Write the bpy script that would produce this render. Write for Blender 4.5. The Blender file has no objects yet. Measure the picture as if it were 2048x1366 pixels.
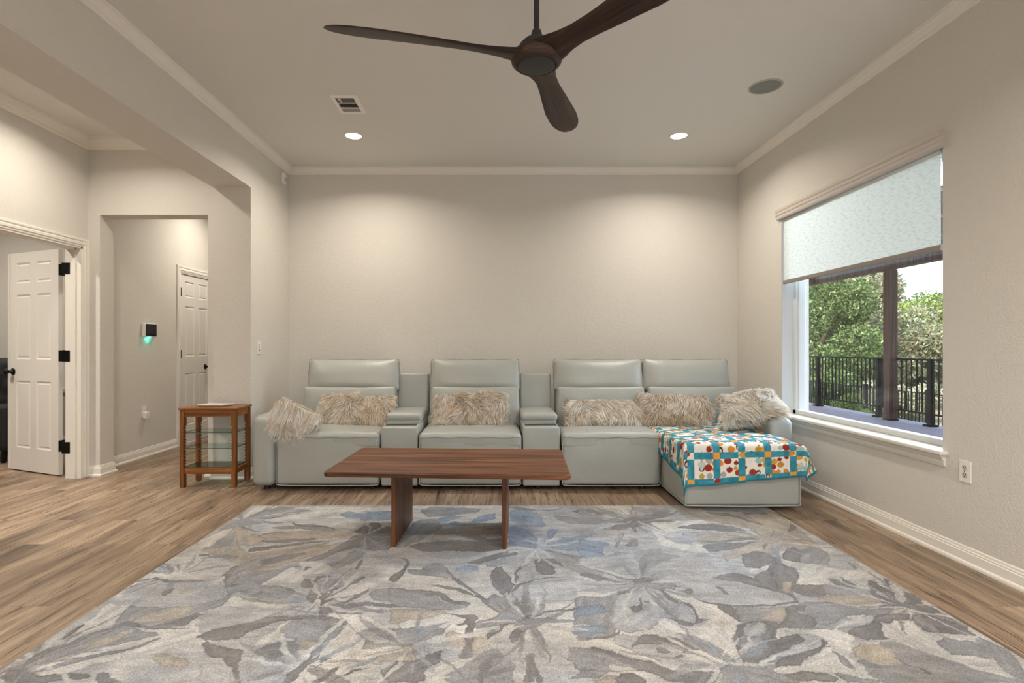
import bpy, math, random
import numpy as np
from mathutils import Vector, Matrix
R = math.radians
C = bpy.context.scene.collection

# ---------------------------------------------------------------- camera, world, lights, exposure
CAMZ = 1.155
cam_d = bpy.data.cameras.new('camera'); cam = bpy.data.objects.new('camera', cam_d); C.objects.link(cam)
cam.location = (0, 0, CAMZ); cam.rotation_euler = (R(90), 0, 0)
cam_d.sensor_width = 36; cam_d.lens = 1060 / 2048 * 36
cam_d.shift_x = 34 / 2048; cam_d.shift_y = 11 / 2048
cam_d.clip_start = 0.05; cam_d.clip_end = 300
bpy.context.scene.camera = cam
vs = bpy.context.scene.view_settings
vs.view_transform = 'Standard'; vs.look = 'None'; vs.gamma = 1; vs.use_curve_mapping = False
vs.exposure = 0.12

w = bpy.data.worlds.new('sky'); bpy.context.scene.world = w; w.use_nodes = True
wn = w.node_tree; bg = wn.nodes['Background']
sk = wn.nodes.new('ShaderNodeTexSky'); sk.sky_type = 'NISHITA'; sk.sun_disc = False
sk.sun_elevation = R(48); sk.sun_rotation = R(250); sk.air_density = 0.9; sk.dust_density = 3.0
wn.links.new(sk.outputs[0], bg.inputs[0]); bg.inputs[1].default_value = 0.62

def light(name, kind, loc, energy, color=(1, 1, 1), rot=(0, 0, 0), size=1, size_y=None, spread=None, disk=False):
    d = bpy.data.lights.new(name, kind); o = bpy.data.objects.new(name, d); C.objects.link(o)
    o.location = loc; o.rotation_euler = rot; d.energy = energy; d.color = color
    if kind == 'AREA':
        d.size = size
        if disk: d.shape = 'DISK'
        elif size_y: d.shape = 'RECTANGLE'; d.size_y = size_y
        if spread: d.spread = R(spread)
    return o
def aim(o, p):
    o.rotation_euler = (Vector(p) - o.location).to_track_quat('-Z', 'Y').to_euler()
sun = light('sun', 'SUN', (0, 0, 20), 5.4, (1, .95, .86)); sun.data.angle = R(1)
aim(sun, Vector((0, 0, 20)) + Vector((.72, -.12, -.68)))
pd = light('porch_sky_fill', 'AREA', (4.9, 4.6, 2.52), 350, (.68, .84, 1.0), size=2.2, size_y=1.6); aim(pd, (1.4, 3.6, 0.0))  # added area lamp hidden under the porch roof, stands in for sky light
light('rear_daylight_fill', 'AREA', (0.9, -2.45, 1.25), 26, (.84, .92, 1.0), (R(90), 0, 0), 3.0, 2.1)  # added area lamp at the rear wall opening, in place of daylight
WARM = (1.0, .915, .80)
# energy of each recessed lamp is given where the lamps are built
E_DOWN = 17; E_DOWN_NEAR = 35; E_HALL = 13.5

# ---------------------------------------------------------------- mesh helpers
ORG = {}
class MB:
    def __init__(s): s.v = []; s.f = []; s.n = 0
    def add(s, vs, fs, M=None):
        vs = np.asarray(vs, float).reshape(-1, 3)
        if M is not None:
            m = np.array(M); vs = vs @ m[:3, :3].T + m[:3, 3]
        s.v.append(vs)
        n = s.n
        s.f += [tuple(int(i) + n for i in f) for f in fs]; s.n += len(vs); return s
    def box(s, x0, x1, y0, y1, z0, z1, M=None):
        v = [(x, y, z) for x in (x0, x1) for y in (y0, y1) for z in (z0, z1)]
        f = [(0, 1, 3, 2), (4, 6, 7, 5), (0, 4, 5, 1), (2, 3, 7, 6), (0, 2, 6, 4), (1, 5, 7, 3)]
        return s.add(v, f, M)
    def rbox(s, x0, x1, y0, y1, z0, z1, r=.02, mid=6, deform=None, M=None, k=3):
        c = np.array([(x0 + x1) / 2, (y0 + y1) / 2, (z0 + z1) / 2]); h = np.array([(x1 - x0) / 2, (y1 - y0) / 2, (z1 - z0) / 2])
        r = min(r, h.min() * .999)
        def ax(hh):
            a = [hh - r + r * math.tan(j / k * math.pi / 4) for j in range(k + 1)]
            m = [(-1 + 2 * j / mid) * (hh - r) for j in range(1, mid)]
            return np.array([-q for q in a[::-1]] + m + a)
        A = [ax(q) for q in h]; key = {}; V = []; F = []
        for d in range(3):
            e, g = [(1, 2), (2, 0), (0, 1)][d]
            for sg in (-1, 1):
                idx = np.zeros((len(A[e]), len(A[g])), int)
                for i, a in enumerate(A[e]):
                    for j, b in enumerate(A[g]):
                        q = [0, 0, 0]; q[d] = sg * h[d]; q[e] = a; q[g] = b
                        kk = (round(q[0], 5), round(q[1], 5), round(q[2], 5))
                        if kk not in key:
                            key[kk] = len(V); V.append(q)
                        idx[i, j] = key[kk]
                for i in range(len(A[e]) - 1):
                    for j in range(len(A[g]) - 1):
                        f = (idx[i, j], idx[i + 1, j], idx[i + 1, j + 1], idx[i, j + 1])
                        F.append(f if sg > 0 else f[::-1])
        V = np.array(V); inner = np.clip(V, -(h - r), h - r); dd = V - inner
        ln = np.linalg.norm(dd, axis=1, keepdims=True); ln[ln == 0] = 1
        V = inner + dd / ln * r
        if deform is not None: V = deform(V, h)
        return s.add(V + c, F, M)
    def cyl(s, p0, p1, r0, r1=None, n=16, cap=True):
        r1 = r0 if r1 is None else r1
        p0 = Vector(p0); p1 = Vector(p1); q = (p1 - p0).to_track_quat('Z', 'Y')
        v = []; f = []
        for p, r in ((p0, r0), (p1, r1)):
            for i in range(n):
                a = 2 * math.pi * i / n; v.append(p + q @ Vector((r * math.cos(a), r * math.sin(a), 0)))
        for i in range(n): f.append((i, (i + 1) % n, n + (i + 1) % n, n + i))
        if cap: f.append(tuple(range(n))[::-1]); f.append(tuple(range(n, 2 * n)))
        return s.add([tuple(x) for x in v], f)
    def lathe(s, prof, c=(0, 0, 0), n=32, M=None):
        v = []; f = []; m = len(prof)
        for i in range(n):
            a = 2 * math.pi * i / n
            for r, z in prof: v.append((c[0] + r * math.cos(a), c[1] + r * math.sin(a), c[2] + z))
        for i in range(n):
            for j in range(m - 1):
                f.append((i * m + j, ((i + 1) % n) * m + j, ((i + 1) % n) * m + j + 1, i * m + j + 1))
        return s.add(v, f, M)
    def tube(s, pts, r, n=6, closed=False):
        P = [Vector(p) for p in pts]; v = []; f = []; m = len(P); up = Vector((0.01, 0.02, 1))
        for i, p in enumerate(P):
            a = P[i - 1] if (i > 0 or closed) else p; b = P[(i + 1) % m] if (i < m - 1 or closed) else p
            t = (b - a).normalized(); x = t.cross(up)
            if x.length < .05: x = t.cross(Vector((1, 0, 0)))
            x.normalize(); y = t.cross(x)
            for j in range(n):
                q = 2 * math.pi * j / n; v.append(tuple(p + x * r * math.cos(q) + y * r * math.sin(q)))
        for i in range(m if closed else m - 1):
            for j in range(n):
                a = i * n + j; b = i * n + (j + 1) % n; k = ((i + 1) % m)
                f.append((a, b, k * n + (j + 1) % n, k * n + j))
        return s.add(v, f)
    def prism(s, poly, z0, z1, M=None):
        n = len(poly); v = [(x, y, z0) for x, y in poly] + [(x, y, z1) for x, y in poly]
        f = [tuple(range(n))[::-1], tuple(range(n, 2 * n))] + [(i, (i + 1) % n, n + (i + 1) % n, n + i) for i in range(n)]
        return s.add(v, f, M)
    def grid(s, P):
        a, b = P.shape[:2]; idx = np.arange(a * b).reshape(a, b)
        F = np.stack([idx[:-1, :-1], idx[1:, :-1], idx[1:, 1:], idx[:-1, 1:]], -1).reshape(-1, 4)
        return s.add(P.reshape(-1, 3), F)
    def sweep(s, path, prof, side=1):
        """profile (offset from wall, z) carried along a polyline on the floor plan, mitred"""
        P = [np.array(p[:2], float) for p in path]; n = len(P); rings = []
        for i in range(n):
            ds = []
            if i > 0: d = P[i] - P[i - 1]; ds.append(d / np.linalg.norm(d))
            if i < n - 1: d = P[i + 1] - P[i]; ds.append(d / np.linalg.norm(d))
            ns = [np.array([-d[1], d[0]]) * side for d in ds]
            m = ns[0] if len(ns) == 1 else (ns[0] + ns[1]) / (1 + ns[0] @ ns[1])
            rings.append([(P[i][0] + m[0] * o, P[i][1] + m[1] * o, z) for o, z in prof])
        k = len(prof); v = [q for r in rings for q in r]; f = []
        for i in range(n - 1):
            for j in range(k): f.append((i * k + j, i * k + (j + 1) % k, (i + 1) * k + (j + 1) % k, (i + 1) * k + j))
        f.append(tuple(range(k))[::-1]); f.append(tuple(range((n - 1) * k, n * k)))
        return s.add(v, f)
    def build(s, name, mat, parent=None, smooth=False, bevel=0, color=None, fixn=True):
        V = np.concatenate(s.v)
        if parent is not None: V = V - np.array(ORG.get(parent.name, (0, 0, 0)))
        me = bpy.data.meshes.new(name); me.from_pydata(V.tolist(), [], s.f); me.update()
        if fixn and len(s.f) < 60000:
            import bmesh
            bm = bmesh.new(); bm.from_mesh(me); bmesh.ops.recalc_face_normals(bm, faces=bm.faces); bm.to_mesh(me); bm.free()
        me.materials.append(mat)
        if smooth: me.polygons.foreach_set('use_smooth', [True] * len(me.polygons))
        if color is not None:
            ca = me.color_attributes.new('tint', 'FLOAT_COLOR', 'POINT')
            ca.data.foreach_set('color', np.asarray(color, np.float32).ravel())
        o = bpy.data.objects.new(name, me); C.objects.link(o)
        if parent is not None: o.parent = parent; ORG[o.name] = ORG.get(parent.name, (0, 0, 0))
        if bevel:
            b = o.modifiers.new('edge', 'BEVEL'); b.width = bevel; b.segments = 2; b.limit_method = 'ANGLE'
        return o
def thing(name, label, cat, loc=(0, 0, 0), group=None, rotz=0, local=False):
    o = bpy.data.objects.new(name, None); C.objects.link(o); o.empty_display_size = .1
    o.location = loc; o.rotation_euler[2] = rotz
    ORG[o.name] = (0, 0, 0) if local else tuple(loc)
    return tag(o, label, cat, group)
def tag(o, label, cat, group=None):
    o['label'] = label; o['category'] = cat
    if group: o['group'] = group
    return o
def struct(o): o['kind'] = 'structure'; return o
def dup(root, loc, label, cat_group=None, rotz=None):
    r = root.copy(); C.objects.link(r); r.location = loc; r['label'] = label
    if rotz is not None: r.rotation_euler[2] = rotz
    for ch in list(root.children):
        c = ch.copy(); C.objects.link(c); c.parent = r
        for g in list(ch.children):
            d = g.copy(); C.objects.link(d); d.parent = c
    return r

# ---------------------------------------------------------------- materials
def nd(t, ty, **kw):
    n = t.nodes.new(ty)
    for k, v in kw.items(): setattr(n, k, v)
    return n
def mat(name, col, rough=.6, metal=0, bump=0, bscale=200, var=0, vscale=6, spec=.5, emit=None, estr=0, sheen=0, stretch=None, bdist=.002):
    m = bpy.data.materials.new(name); m.use_nodes = True; t = m.node_tree; p = t.nodes['Principled BSDF']
    p.inputs['Base Color'].default_value = (*col, 1); p.inputs['Roughness'].default_value = rough
    p.inputs['Metallic'].default_value = metal; p.inputs['Specular IOR Level'].default_value = spec
    if sheen: p.inputs['Sheen Weight'].default_value = sheen
    tc = nd(t, 'ShaderNodeTexCoord'); src = tc.outputs['Object']
    if stretch:
        mp = nd(t, 'ShaderNodeMapping'); mp.inputs['Scale'].default_value = stretch
        t.links.new(src, mp.inputs[0]); src = mp.outputs[0]
    if var:
        n = nd(t, 'ShaderNodeTexNoise'); n.inputs['Scale'].default_value = vscale; n.inputs['Detail'].default_value = 5
        t.links.new(src, n.inputs['Vector'])
        r = nd(t, 'ShaderNodeValToRGB'); r.color_ramp.elements[0].position = .3; r.color_ramp.elements[1].position = .7
        r.color_ramp.elements[0].color = (*[c * (1 - var) for c in col], 1); r.color_ramp.elements[1].color = (*[min(1, c * (1 + var)) for c in col], 1)
        t.links.new(n.outputs[0], r.inputs[0]); t.links.new(r.outputs[0], p.inputs['Base Color'])
    if bump:
        n = nd(t, 'ShaderNodeTexNoise'); n.inputs['Scale'].default_value = bscale; n.inputs['Detail'].default_value = 3
        t.links.new(src, n.inputs['Vector'])
        b = nd(t, 'ShaderNodeBump'); b.inputs['Strength'].default_value = bump; b.inputs['Distance'].default_value = bdist
        t.links.new(n.outputs[0], b.inputs['Height']); t.links.new(b.outputs[0], p.inputs['Normal'])
    if emit: p.inputs['Emission Color'].default_value = (*emit, 1); p.inputs['Emission Strength'].default_value = estr
    return m
def wood(name, c0, c1, c2, axis, rough=.4, scale=1.0, seed=0, coat=0):
    """long-grained wood: noise stretched along one axis"""
    m = bpy.data.materials.new(name); m.use_nodes = True; t = m.node_tree; p = t.nodes['Principled BSDF']
    tc = nd(t, 'ShaderNodeTexCoord'); mp = nd(t, 'ShaderNodeMapping')
    sc = [26 * scale] * 3; sc[axis] = 1.3 * scale; mp.inputs['Scale'].default_value = sc; mp.inputs['Location'].default_value = (seed, seed * 2, seed * 3)
    n = nd(t, 'ShaderNodeTexNoise'); n.inputs['Scale'].default_value = 1; n.inputs['Detail'].default_value = 7; n.inputs['Distortion'].default_value = .5
    t.links.new(tc.outputs['Object'], mp.inputs[0]); t.links.new(mp.outputs[0], n.inputs['Vector'])
    mp2 = nd(t, 'ShaderNodeMapping'); s2 = [190 * scale] * 3; s2[axis] = 5 * scale; mp2.inputs['Scale'].default_value = s2
    n2 = nd(t, 'ShaderNodeTexNoise'); n2.inputs['Scale'].default_value = 1; n2.inputs['Detail'].default_value = 3
    t.links.new(tc.outputs['Object'], mp2.inputs[0]); t.links.new(mp2.outputs[0], n2.inputs['Vector'])
    ad = nd(t, 'ShaderNodeMath', operation='MULTIPLY_ADD'); ad.inputs[1].default_value = .35
    t.links.new(n2.outputs[0], ad.inputs[0]); t.links.new(n.outputs[0], ad.inputs[2])
    r = nd(t, 'ShaderNodeValToRGB'); e = r.color_ramp.elements
    e[0].position = .5; e[0].color = (*c0, 1); e[1].position = .86; e[1].color = (*c2, 1)
    q = e.new(.68); q.color = (*c1, 1)
    t.links.new(ad.outputs[0], r.inputs[0]); t.links.new(r.outputs[0], p.inputs['Base Color'])
    p.inputs['Roughness'].default_value = rough; p.inputs['Specular IOR Level'].default_value = .3
    if coat: p.inputs['Coat Weight'].default_value = coat; p.inputs['Coat Roughness'].default_value = .25
    b = nd(t, 'ShaderNodeBump'); b.inputs['Strength'].default_value = .12; b.inputs['Distance'].default_value = .001
    t.links.new(n2.outputs[0], b.inputs['Height']); t.links.new(b.outputs[0], p.inputs['Normal'])
    return m
def tinted(name, rough=.9, noise=0, nscale=300, bump=0, sheen=0, trans=0):
    """base colour from the mesh's own colour attribute (dye of yarn, cloth, leaf), plus fibre speckle"""
    m = bpy.data.materials.new(name); m.use_nodes = True; t = m.node_tree; p = t.nodes['Principled BSDF']
    a = nd(t, 'ShaderNodeVertexColor', layer_name='tint'); src = a.outputs[0]
    p.inputs['Roughness'].default_value = rough; p.inputs['Specular IOR Level'].default_value = .2
    if sheen: p.inputs['Sheen Weight'].default_value = sheen
    if noise or bump:
        tc = nd(t, 'ShaderNodeTexCoord'); n = nd(t, 'ShaderNodeTexNoise'); n.inputs['Scale'].default_value = nscale; n.inputs['Detail'].default_value = 4
        n.inputs['Roughness'].default_value = .7
        t.links.new(tc.outputs['Object'], n.inputs['Vector'])
        mr = nd(t, 'ShaderNodeMapRange'); mr.inputs[1].default_value = .3; mr.inputs[2].default_value = .7
        mr.inputs[3].default_value = 1 - noise; mr.inputs[4].default_value = 1 + noise
        t.links.new(n.outputs[0], mr.inputs[0])
        mx = nd(t, 'ShaderNodeVectorMath', operation='SCALE'); t.links.new(src, mx.inputs[0]); t.links.new(mr.outputs[0], mx.inputs['Scale'])
        src = mx.outputs[0]
        if bump:
            b = nd(t, 'ShaderNodeBump'); b.inputs['Strength'].default_value = bump; b.inputs['Distance'].default_value = .004
            t.links.new(n.outputs[0], b.inputs['Height']); t.links.new(b.outputs[0], p.inputs['Normal'])
    t.links.new(src, p.inputs['Base Color'])
    if trans:
        tr = nd(t, 'ShaderNodeBsdfTranslucent'); ms = nd(t, 'ShaderNodeMixShader'); ms.inputs[0].default_value = trans
        t.links.new(src, tr.inputs[0]); t.links.new(p.outputs[0], ms.inputs[1]); t.links.new(tr.outputs[0], ms.inputs[2])
        t.links.new(ms.outputs[0], t.nodes['Material Output'].inputs[0])
    return m
def glass(name, tint=(1, 1, 1), refl=.06):
    m = bpy.data.materials.new(name); m.use_nodes = True; t = m.node_tree; t.nodes.remove(t.nodes['Principled BSDF'])
    a = nd(t, 'ShaderNodeBsdfTransparent'); a.inputs[0].default_value = (*tint, 1)
    g = nd(t, 'ShaderNodeBsdfGlossy'); g.inputs['Roughness'].default_value = .02
    lw = nd(t, 'ShaderNodeLayerWeight'); lw.inputs[0].default_value = .5
    pw = nd(t, 'ShaderNodeMath', operation='POWER'); pw.inputs[1].default_value = 4.5; t.links.new(lw.outputs['Facing'], pw.inputs[0])
    fr = nd(t, 'ShaderNodeMath', operation='MULTIPLY_ADD'); fr.inputs[1].default_value = .5; fr.inputs[2].default_value = .03; t.links.new(pw.outputs[0], fr.inputs[0])
    ms = nd(t, 'ShaderNodeMixShader')
    t.links.new(fr.outputs[0], ms.inputs[0]); t.links.new(a.outputs[0], ms.inputs[1]); t.links.new(g.outputs[0], ms.inputs[2])
    t.links.new(ms.outputs[0], t.nodes['Material Output'].inputs[0])
    return m

def floor_material():
    m = bpy.data.materials.new('wood_look_plank'); m.use_nodes = True; t = m.node_tree; p = t.nodes['Principled BSDF']
    tc = nd(t, 'ShaderNodeTexCoord'); sp = nd(t, 'ShaderNodeSeparateXYZ'); t.links.new(tc.outputs['Object'], sp.inputs[0])
    cb = nd(t, 'ShaderNodeCombineXYZ'); t.links.new(sp.outputs[1], cb.inputs[0]); t.links.new(sp.outputs[0], cb.inputs[1])
    br = nd(t, 'ShaderNodeTexBrick'); br.offset = .37; br.inputs['Scale'].default_value = 1
    br.inputs['Brick Width'].default_value = 1.18; br.inputs['Row Height'].default_value = .198
    br.inputs['Mortar Size'].default_value = .0016; br.inputs['Mortar Smooth'].default_value = 0
    br.inputs['Color1'].default_value = (0, 0, 0, 1); br.inputs['Color2'].default_value = (1, 1, 1, 1); br.inputs['Mortar'].default_value = (.5, .5, .5, 1)
    t.links.new(cb.outputs[0], br.inputs['Vector'])
    # each plank shifts the grain so that it does not run through the joints
    sc = nd(t, 'ShaderNodeVectorMath', operation='SCALE'); sc.inputs['Scale'].default_value = 13
    t.links.new(br.outputs['Color'], sc.inputs[0])
    ad = nd(t, 'ShaderNodeVectorMath', operation='ADD'); t.links.new(tc.outputs['Object'], ad.inputs[0]); t.links.new(sc.outputs[0], ad.inputs[1])
    def noise(scl, det, dist=0, ro=.55):
        mp = nd(t, 'ShaderNodeMapping'); mp.inputs['Scale'].default_value = scl; t.links.new(ad.outputs[0], mp.inputs[0])
        n = nd(t, 'ShaderNodeTexNoise'); n.inputs['Scale'].default_value = 1; n.inputs['Detail'].default_value = det; n.inputs['Distortion'].default_value = dist
        n.inputs['Roughness'].default_value = ro
        t.links.new(mp.outputs[0], n.inputs['Vector']); return n
    n1 = noise((9, .9, 9), 6, .8); n2 = noise((60, 2.2, 60), 5, .3, .6); n3 = noise((26, 1.5, 26), 9, 2.2, .72); n4 = noise((110, 2.6, 110), 4, 1.0, .6)
    r = nd(t, 'ShaderNodeValToRGB'); e = r.color_ramp.elements
    e[0].position = .30; e[0].color = (.150, .100, .066, 1); e[1].position = .70; e[1].color = (.44, .325, .225, 1)
    q = e.new(.5); q.color = (.305, .215, .143, 1)
    t.links.new(n1.outputs[0], r.inputs[0])
    r2 = nd(t, 'ShaderNodeMapRange'); r2.inputs[1].default_value = .3; r2.inputs[2].default_value = .7; r2.inputs[3].default_value = .82; r2.inputs[4].default_value = 1.12
    t.links.new(n2.outputs[0], r2.inputs[0])
    r3 = nd(t, 'ShaderNodeValToRGB'); f = r3.color_ramp.elements
    f[0].position = .37; f[0].color = (.36, .31, .27, 1); f[1].position = .47; f[1].color = (1, 1, 1, 1)
    t.links.new(n3.outputs[0], r3.inputs[0])
    r4 = nd(t, 'ShaderNodeValToRGB'); g = r4.color_ramp.elements
    g[0].position = .355; g[0].color = (.30, .25, .21, 1); g[1].position = .42; g[1].color = (1, 1, 1, 1)
    t.links.new(n4.outputs[0], r4.inputs[0])
    m4 = nd(t, 'ShaderNodeVectorMath', operation='MULTIPLY'); t.links.new(r3.outputs[0], m4.inputs[0]); t.links.new(r4.outputs[0], m4.inputs[1])
    m1 = nd(t, 'ShaderNodeVectorMath', operation='SCALE'); t.links.new(r.outputs[0], m1.inputs[0]); t.links.new(r2.outputs[0], m1.inputs['Scale'])
    m2 = nd(t, 'ShaderNodeVectorMath', operation='MULTIPLY'); t.links.new(m1.outputs[0], m2.inputs[0]); t.links.new(m4.outputs[0], m2.inputs[1])
    rb = nd(t, 'ShaderNodeMapRange'); rb.inputs[3].default_value = .84; rb.inputs[4].default_value = 1.1
    t.links.new(br.outputs['Color'], rb.inputs[0])
    m3 = nd(t, 'ShaderNodeVectorMath', operation='SCALE'); t.links.new(m2.outputs[0], m3.inputs[0]); t.links.new(rb.outputs[0], m3.inputs['Scale'])
    mx = nd(t, 'ShaderNodeMix', data_type='RGBA'); mx.inputs[7].default_value = (.22, .17, .13, 1)
    t.links.new(br.outputs['Fac'], mx.inputs[0]); t.links.new(m3.outputs[0], mx.inputs[6])
    t.links.new(mx.outputs[2], p.inputs['Base Color']); p.inputs['Roughness'].default_value = .42
    b = nd(t, 'ShaderNodeBump'); b.inputs['Strength'].default_value = .25; b.inputs['Distance'].default_value = .001; b.invert = True
    t.links.new(br.outputs['Fac'], b.inputs['Height']); t.links.new(b.outputs[0], p.inputs['Normal'])
    return m

M_WALL = mat('wall_paint', (.69, .655, .595), .85, bump=.75, bscale=85, bdist=.004)
M_CEIL = mat('ceiling_paint', (.73, .71, .665), .9, bump=.35, bscale=80, bdist=.003)
M_TRIM = mat('trim_paint', (.84, .80, .73), .45)
M_DOOR = mat('door_paint', (.78, .75, .70), .4, bump=.15, bscale=60, stretch=(1, 1, .06))
M_VINYL = mat('window_vinyl', (.70, .72, .72), .35)
M_FLOOR = floor_material()
M_BLACK = mat('bronze_black', (.012, .011, .011), .35, .6)
M_PLATE = mat('plate_plastic', (.84, .82, .79), .4)
M_LEATHER = mat('sage_leather', (.372, .378, .345), .40, bump=.35, bscale=26, var=.05, vscale=3, bdist=.004)
M_PIPE = mat('leather_piping', (.27, .275, .25), .5)
M_PIPE_L = mat('leather_piping_light', (.42, .41, .375), .5)
M_TRAY = mat('dark_tray', (.02, .02, .02), .4)
M_WALNUT = wood('walnut_top', (.046, .014, .005), (.130, .044, .015), (.24, .090, .031), 0, .42)
M_WALNUT_V = wood('walnut_leg', (.055, .019, .008), (.125, .047, .019), (.20, .080, .033), 2, .4, seed=3)
M_CHERRY = wood('cherry_frame', (.10, .034, .010), (.20, .072, .02), (.30, .12, .035), 2, .35, seed=5)
M_CHERRY_H = wood('cherry_top', (.13, .045, .014), (.25, .095, .028), (.36, .16, .05), 0, .33, seed=7)
M_FANWOOD = wood('fan_blade_wood', (.022, .0125, .010), (.045, .026, .02), (.085, .05, .038), 0, .5, scale=.8)
M_FANDARK = mat('fan_metal', (.028, .03, .03), .55)
M_GLASS = glass('clear_glass')
M_SHELFGLASS = glass('shelf_glass', (.86, .93, .89))
M_GLASSEDGE = mat('glass_edge', (.03, .09, .07), .2)
M_FUR = tinted('long_pile_fur', .7, sheen=.3, trans=.18)
M_RUG = tinted('rug_yarn', .95, noise=.42, nscale=170, bump=.5, sheen=.2)
M_QUILT = tinted('quilt_cotton', .9, noise=.10, nscale=160, bump=.25)
M_LEAF = tinted('leaf', .5, trans=.35)
M_BARK = mat('bark', (.10, .075, .055), .9, bump=.8, bscale=20, bdist=.02)
M_PORCHWOOD = wood('stained_porch_wood', (.055, .028, .018), (.095, .052, .036), (.14, .082, .058), 2, .6)
M_PORCHCEIL = mat('porch_plank', (.10, .065, .04), .6)
M_GROOVE = mat('porch_batten', (.55, .42, .3), .6)
M_DECK = mat('deck_board', (.64, .54, .53), .7, var=.12, vscale=2, stretch=(20, 1, 1))
M_RAIL = mat('railing_black', (.010, .010, .010), .6, spec=.2)
M_GROUND = mat('dry_ground', (.30, .27, .16), .95, var=.5, vscale=.35)
M_SILLSTONE = mat('sill_paint', (.72, .68, .61), .4)
M_DARKSOFA = mat('charcoal_fabric', (.012, .014, .014), .75, bump=.3, bscale=40, var=.2)
M_LAMP = mat('lamp_lens', (1, 1, 1), .5, emit=(1, .95, .88), estr=14)
M_SPEAKER = mat('speaker_grille', (.24, .26, .24), .8, bump=.5, bscale=900)
M_SPKRING = mat('speaker_ring', (.50, .45, .35), .5)

# ---------------------------------------------------------------- key dimensions (metres; the camera stands at the origin)
XL, XR, YB, H = -2.139, 2.507, 5.49, 3.005
XO = -2.47                      # hall face of the left wall
YJ, ZJ = 4.643, 2.555           # big opening: far jamb and head
HX, HY = -3.64, 4.74            # hall left wall, hall back wall
YR = -2.5                       # rear wall
# ---------------------------------------------------------------- room shell
struct(MB().box(-9, 2.75, YR - .2, 9.2, -.1, 0).build('floor', M_FLOOR))
struct(MB().box(-9, 2.9, YR - .2, 9.2, H, H + .25).build('ceiling', M_CEIL))
struct(MB().box(XO, XR + .24, YB, YB + .15, 0, H).build('wall_back', M_WALL))
m = MB().box(XO, XL, YJ, YB, 0, H).box(XO, XL, .4, YJ, ZJ, H).box(XO, XL, YR, .4, 0, H)
struct(m.build('wall_left', M_WALL))
WY0, WY1, WZ0, WZ1 = 2.966, 4.638, .575, 2.30
m = MB().box(XR, XR + .24, YR, WY0, 0, H).box(XR, XR + .24, WY1, YB, 0, H).box(XR, XR + .24, WY0, WY1, 0, WZ0).box(XR, XR + .24, WY0, WY1, WZ1, H)
struct(m.build('wall_right', M_WALL))
m = MB().box(-9, -.7, YR - .15, YR, 0, H).box(2.4, XR + .24, YR - .15, YR, 0, H).box(-.7, 2.4, YR - .15, YR, 2.35, H).box(-.7, 2.4, YR - .15, YR, 0, .08)
struct(m.build('wall_rear', M_WALL))
# hall: left wall with the double-door opening, back wall with the cased passage, passage beyond
DY0, DY1, DZ = 3.16, 4.671, 2.036
T = .13
m = MB().box(HX - T, HX, YR, DY0, 0, H).box(HX - T, HX, DY0, DY1, DZ, H).box(HX - T, HX, DY1, HY, 0, H)
struct(m.build('wall_hall_left', M_WALL))
PX0, PX1, PZ, PY1 = -3.533, -2.567, 2.336, 4.909
m = MB().box(HX - T, PX0, HY, PY1, 0, H).box(PX0, PX1, HY, PY1, PZ, H).box(PX1, XO, HY, PY1, 0, H)
struct(m.build('wall_hall_back', M_WALL))
IX = -3.68; CY0, CY1, CZ = 6.19, 6.90, 2.036
m = MB().box(IX - .12, IX, PY1, CY0, 0, H).box(IX - .12, IX, CY0, CY1, CZ, H).box(IX - .12, IX, CY1, 8.2, 0, H)
struct(m.build('wall_passage_left', M_WALL))
struct(MB().box(PX1, XO, PY1, 8.2, 0, H).build('wall_passage_right', M_WALL))
struct(MB().box(IX - .12, XO, 8.2, 8.35, 0, H).build('wall_passage_end', M_WALL))
# room beyond the double doors
struct(MB().box(-9, IX - .12, 6.3, 6.45, 0, H).build('wall_study_back', M_WALL))
struct(MB().box(-9, -8.85, YR, 6.3, 0, H).build('wall_study_left', M_WALL))

# crown moulding
CR = [(0, -.068), (.010, -.068), (.012, -.060), (.016, -.056), (.028, -.050), (.038, -.038), (.046, -.022), (.052, -.014), (.060, -.012), (.062, 0), (0, 0)]
crown = [(o, H + z) for o, z in CR]
struct(MB().sweep([(XL, YR), (XL, YB), (XR, YB), (XR, YR)], crown, -1).build('trim_1', M_TRIM))
CR2 = [(o * 1.35, H + z * 1.35) for o, z in CR]
struct(MB().sweep([(HX, YR), (HX, HY), (XO, HY), (XO, YR)], CR2, -1).build('trim_2', M_TRIM))
# baseboards with shoe
BP = [(0, 0), (.024, 0), (.024, .010), (.021, .018), (.014, .022), (.013, .066), (.010, .070), (.010, .078), (.007, .082), (.006, .092), (.003, .097), (0, .097)]
def base(name, path, side): return struct(MB().sweep(path, BP, side).build(name, M_TRIM))
base('baseboard_right', [(XR, YB), (XR, YR)], -1)
base('baseboard_back', [(XL, YB), (XR, YB)], -1)
base('baseboard_left', [(XL, YB), (XL, YJ), (XO, YJ), (XO, HY), (PX1, HY), (PX1, 8.2)], 1)
base('baseboard_hall', [(IX, CY0 - .075), (IX, PY1), (PX0, PY1), (PX0, HY), (HX, HY)], 1)
base('baseboard_study', [(-8.85, 6.3), (IX - .12, 6.3)], -1)
m = MB().sweep([(-8.85, 6.3), (IX - .12, 6.3)], [(0, .60), (.012, .60), (.022, .625), (.022, .66), (.012, .672), (0, .672)], -1)
struct(m.build('trim_3', M_TRIM))

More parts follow.
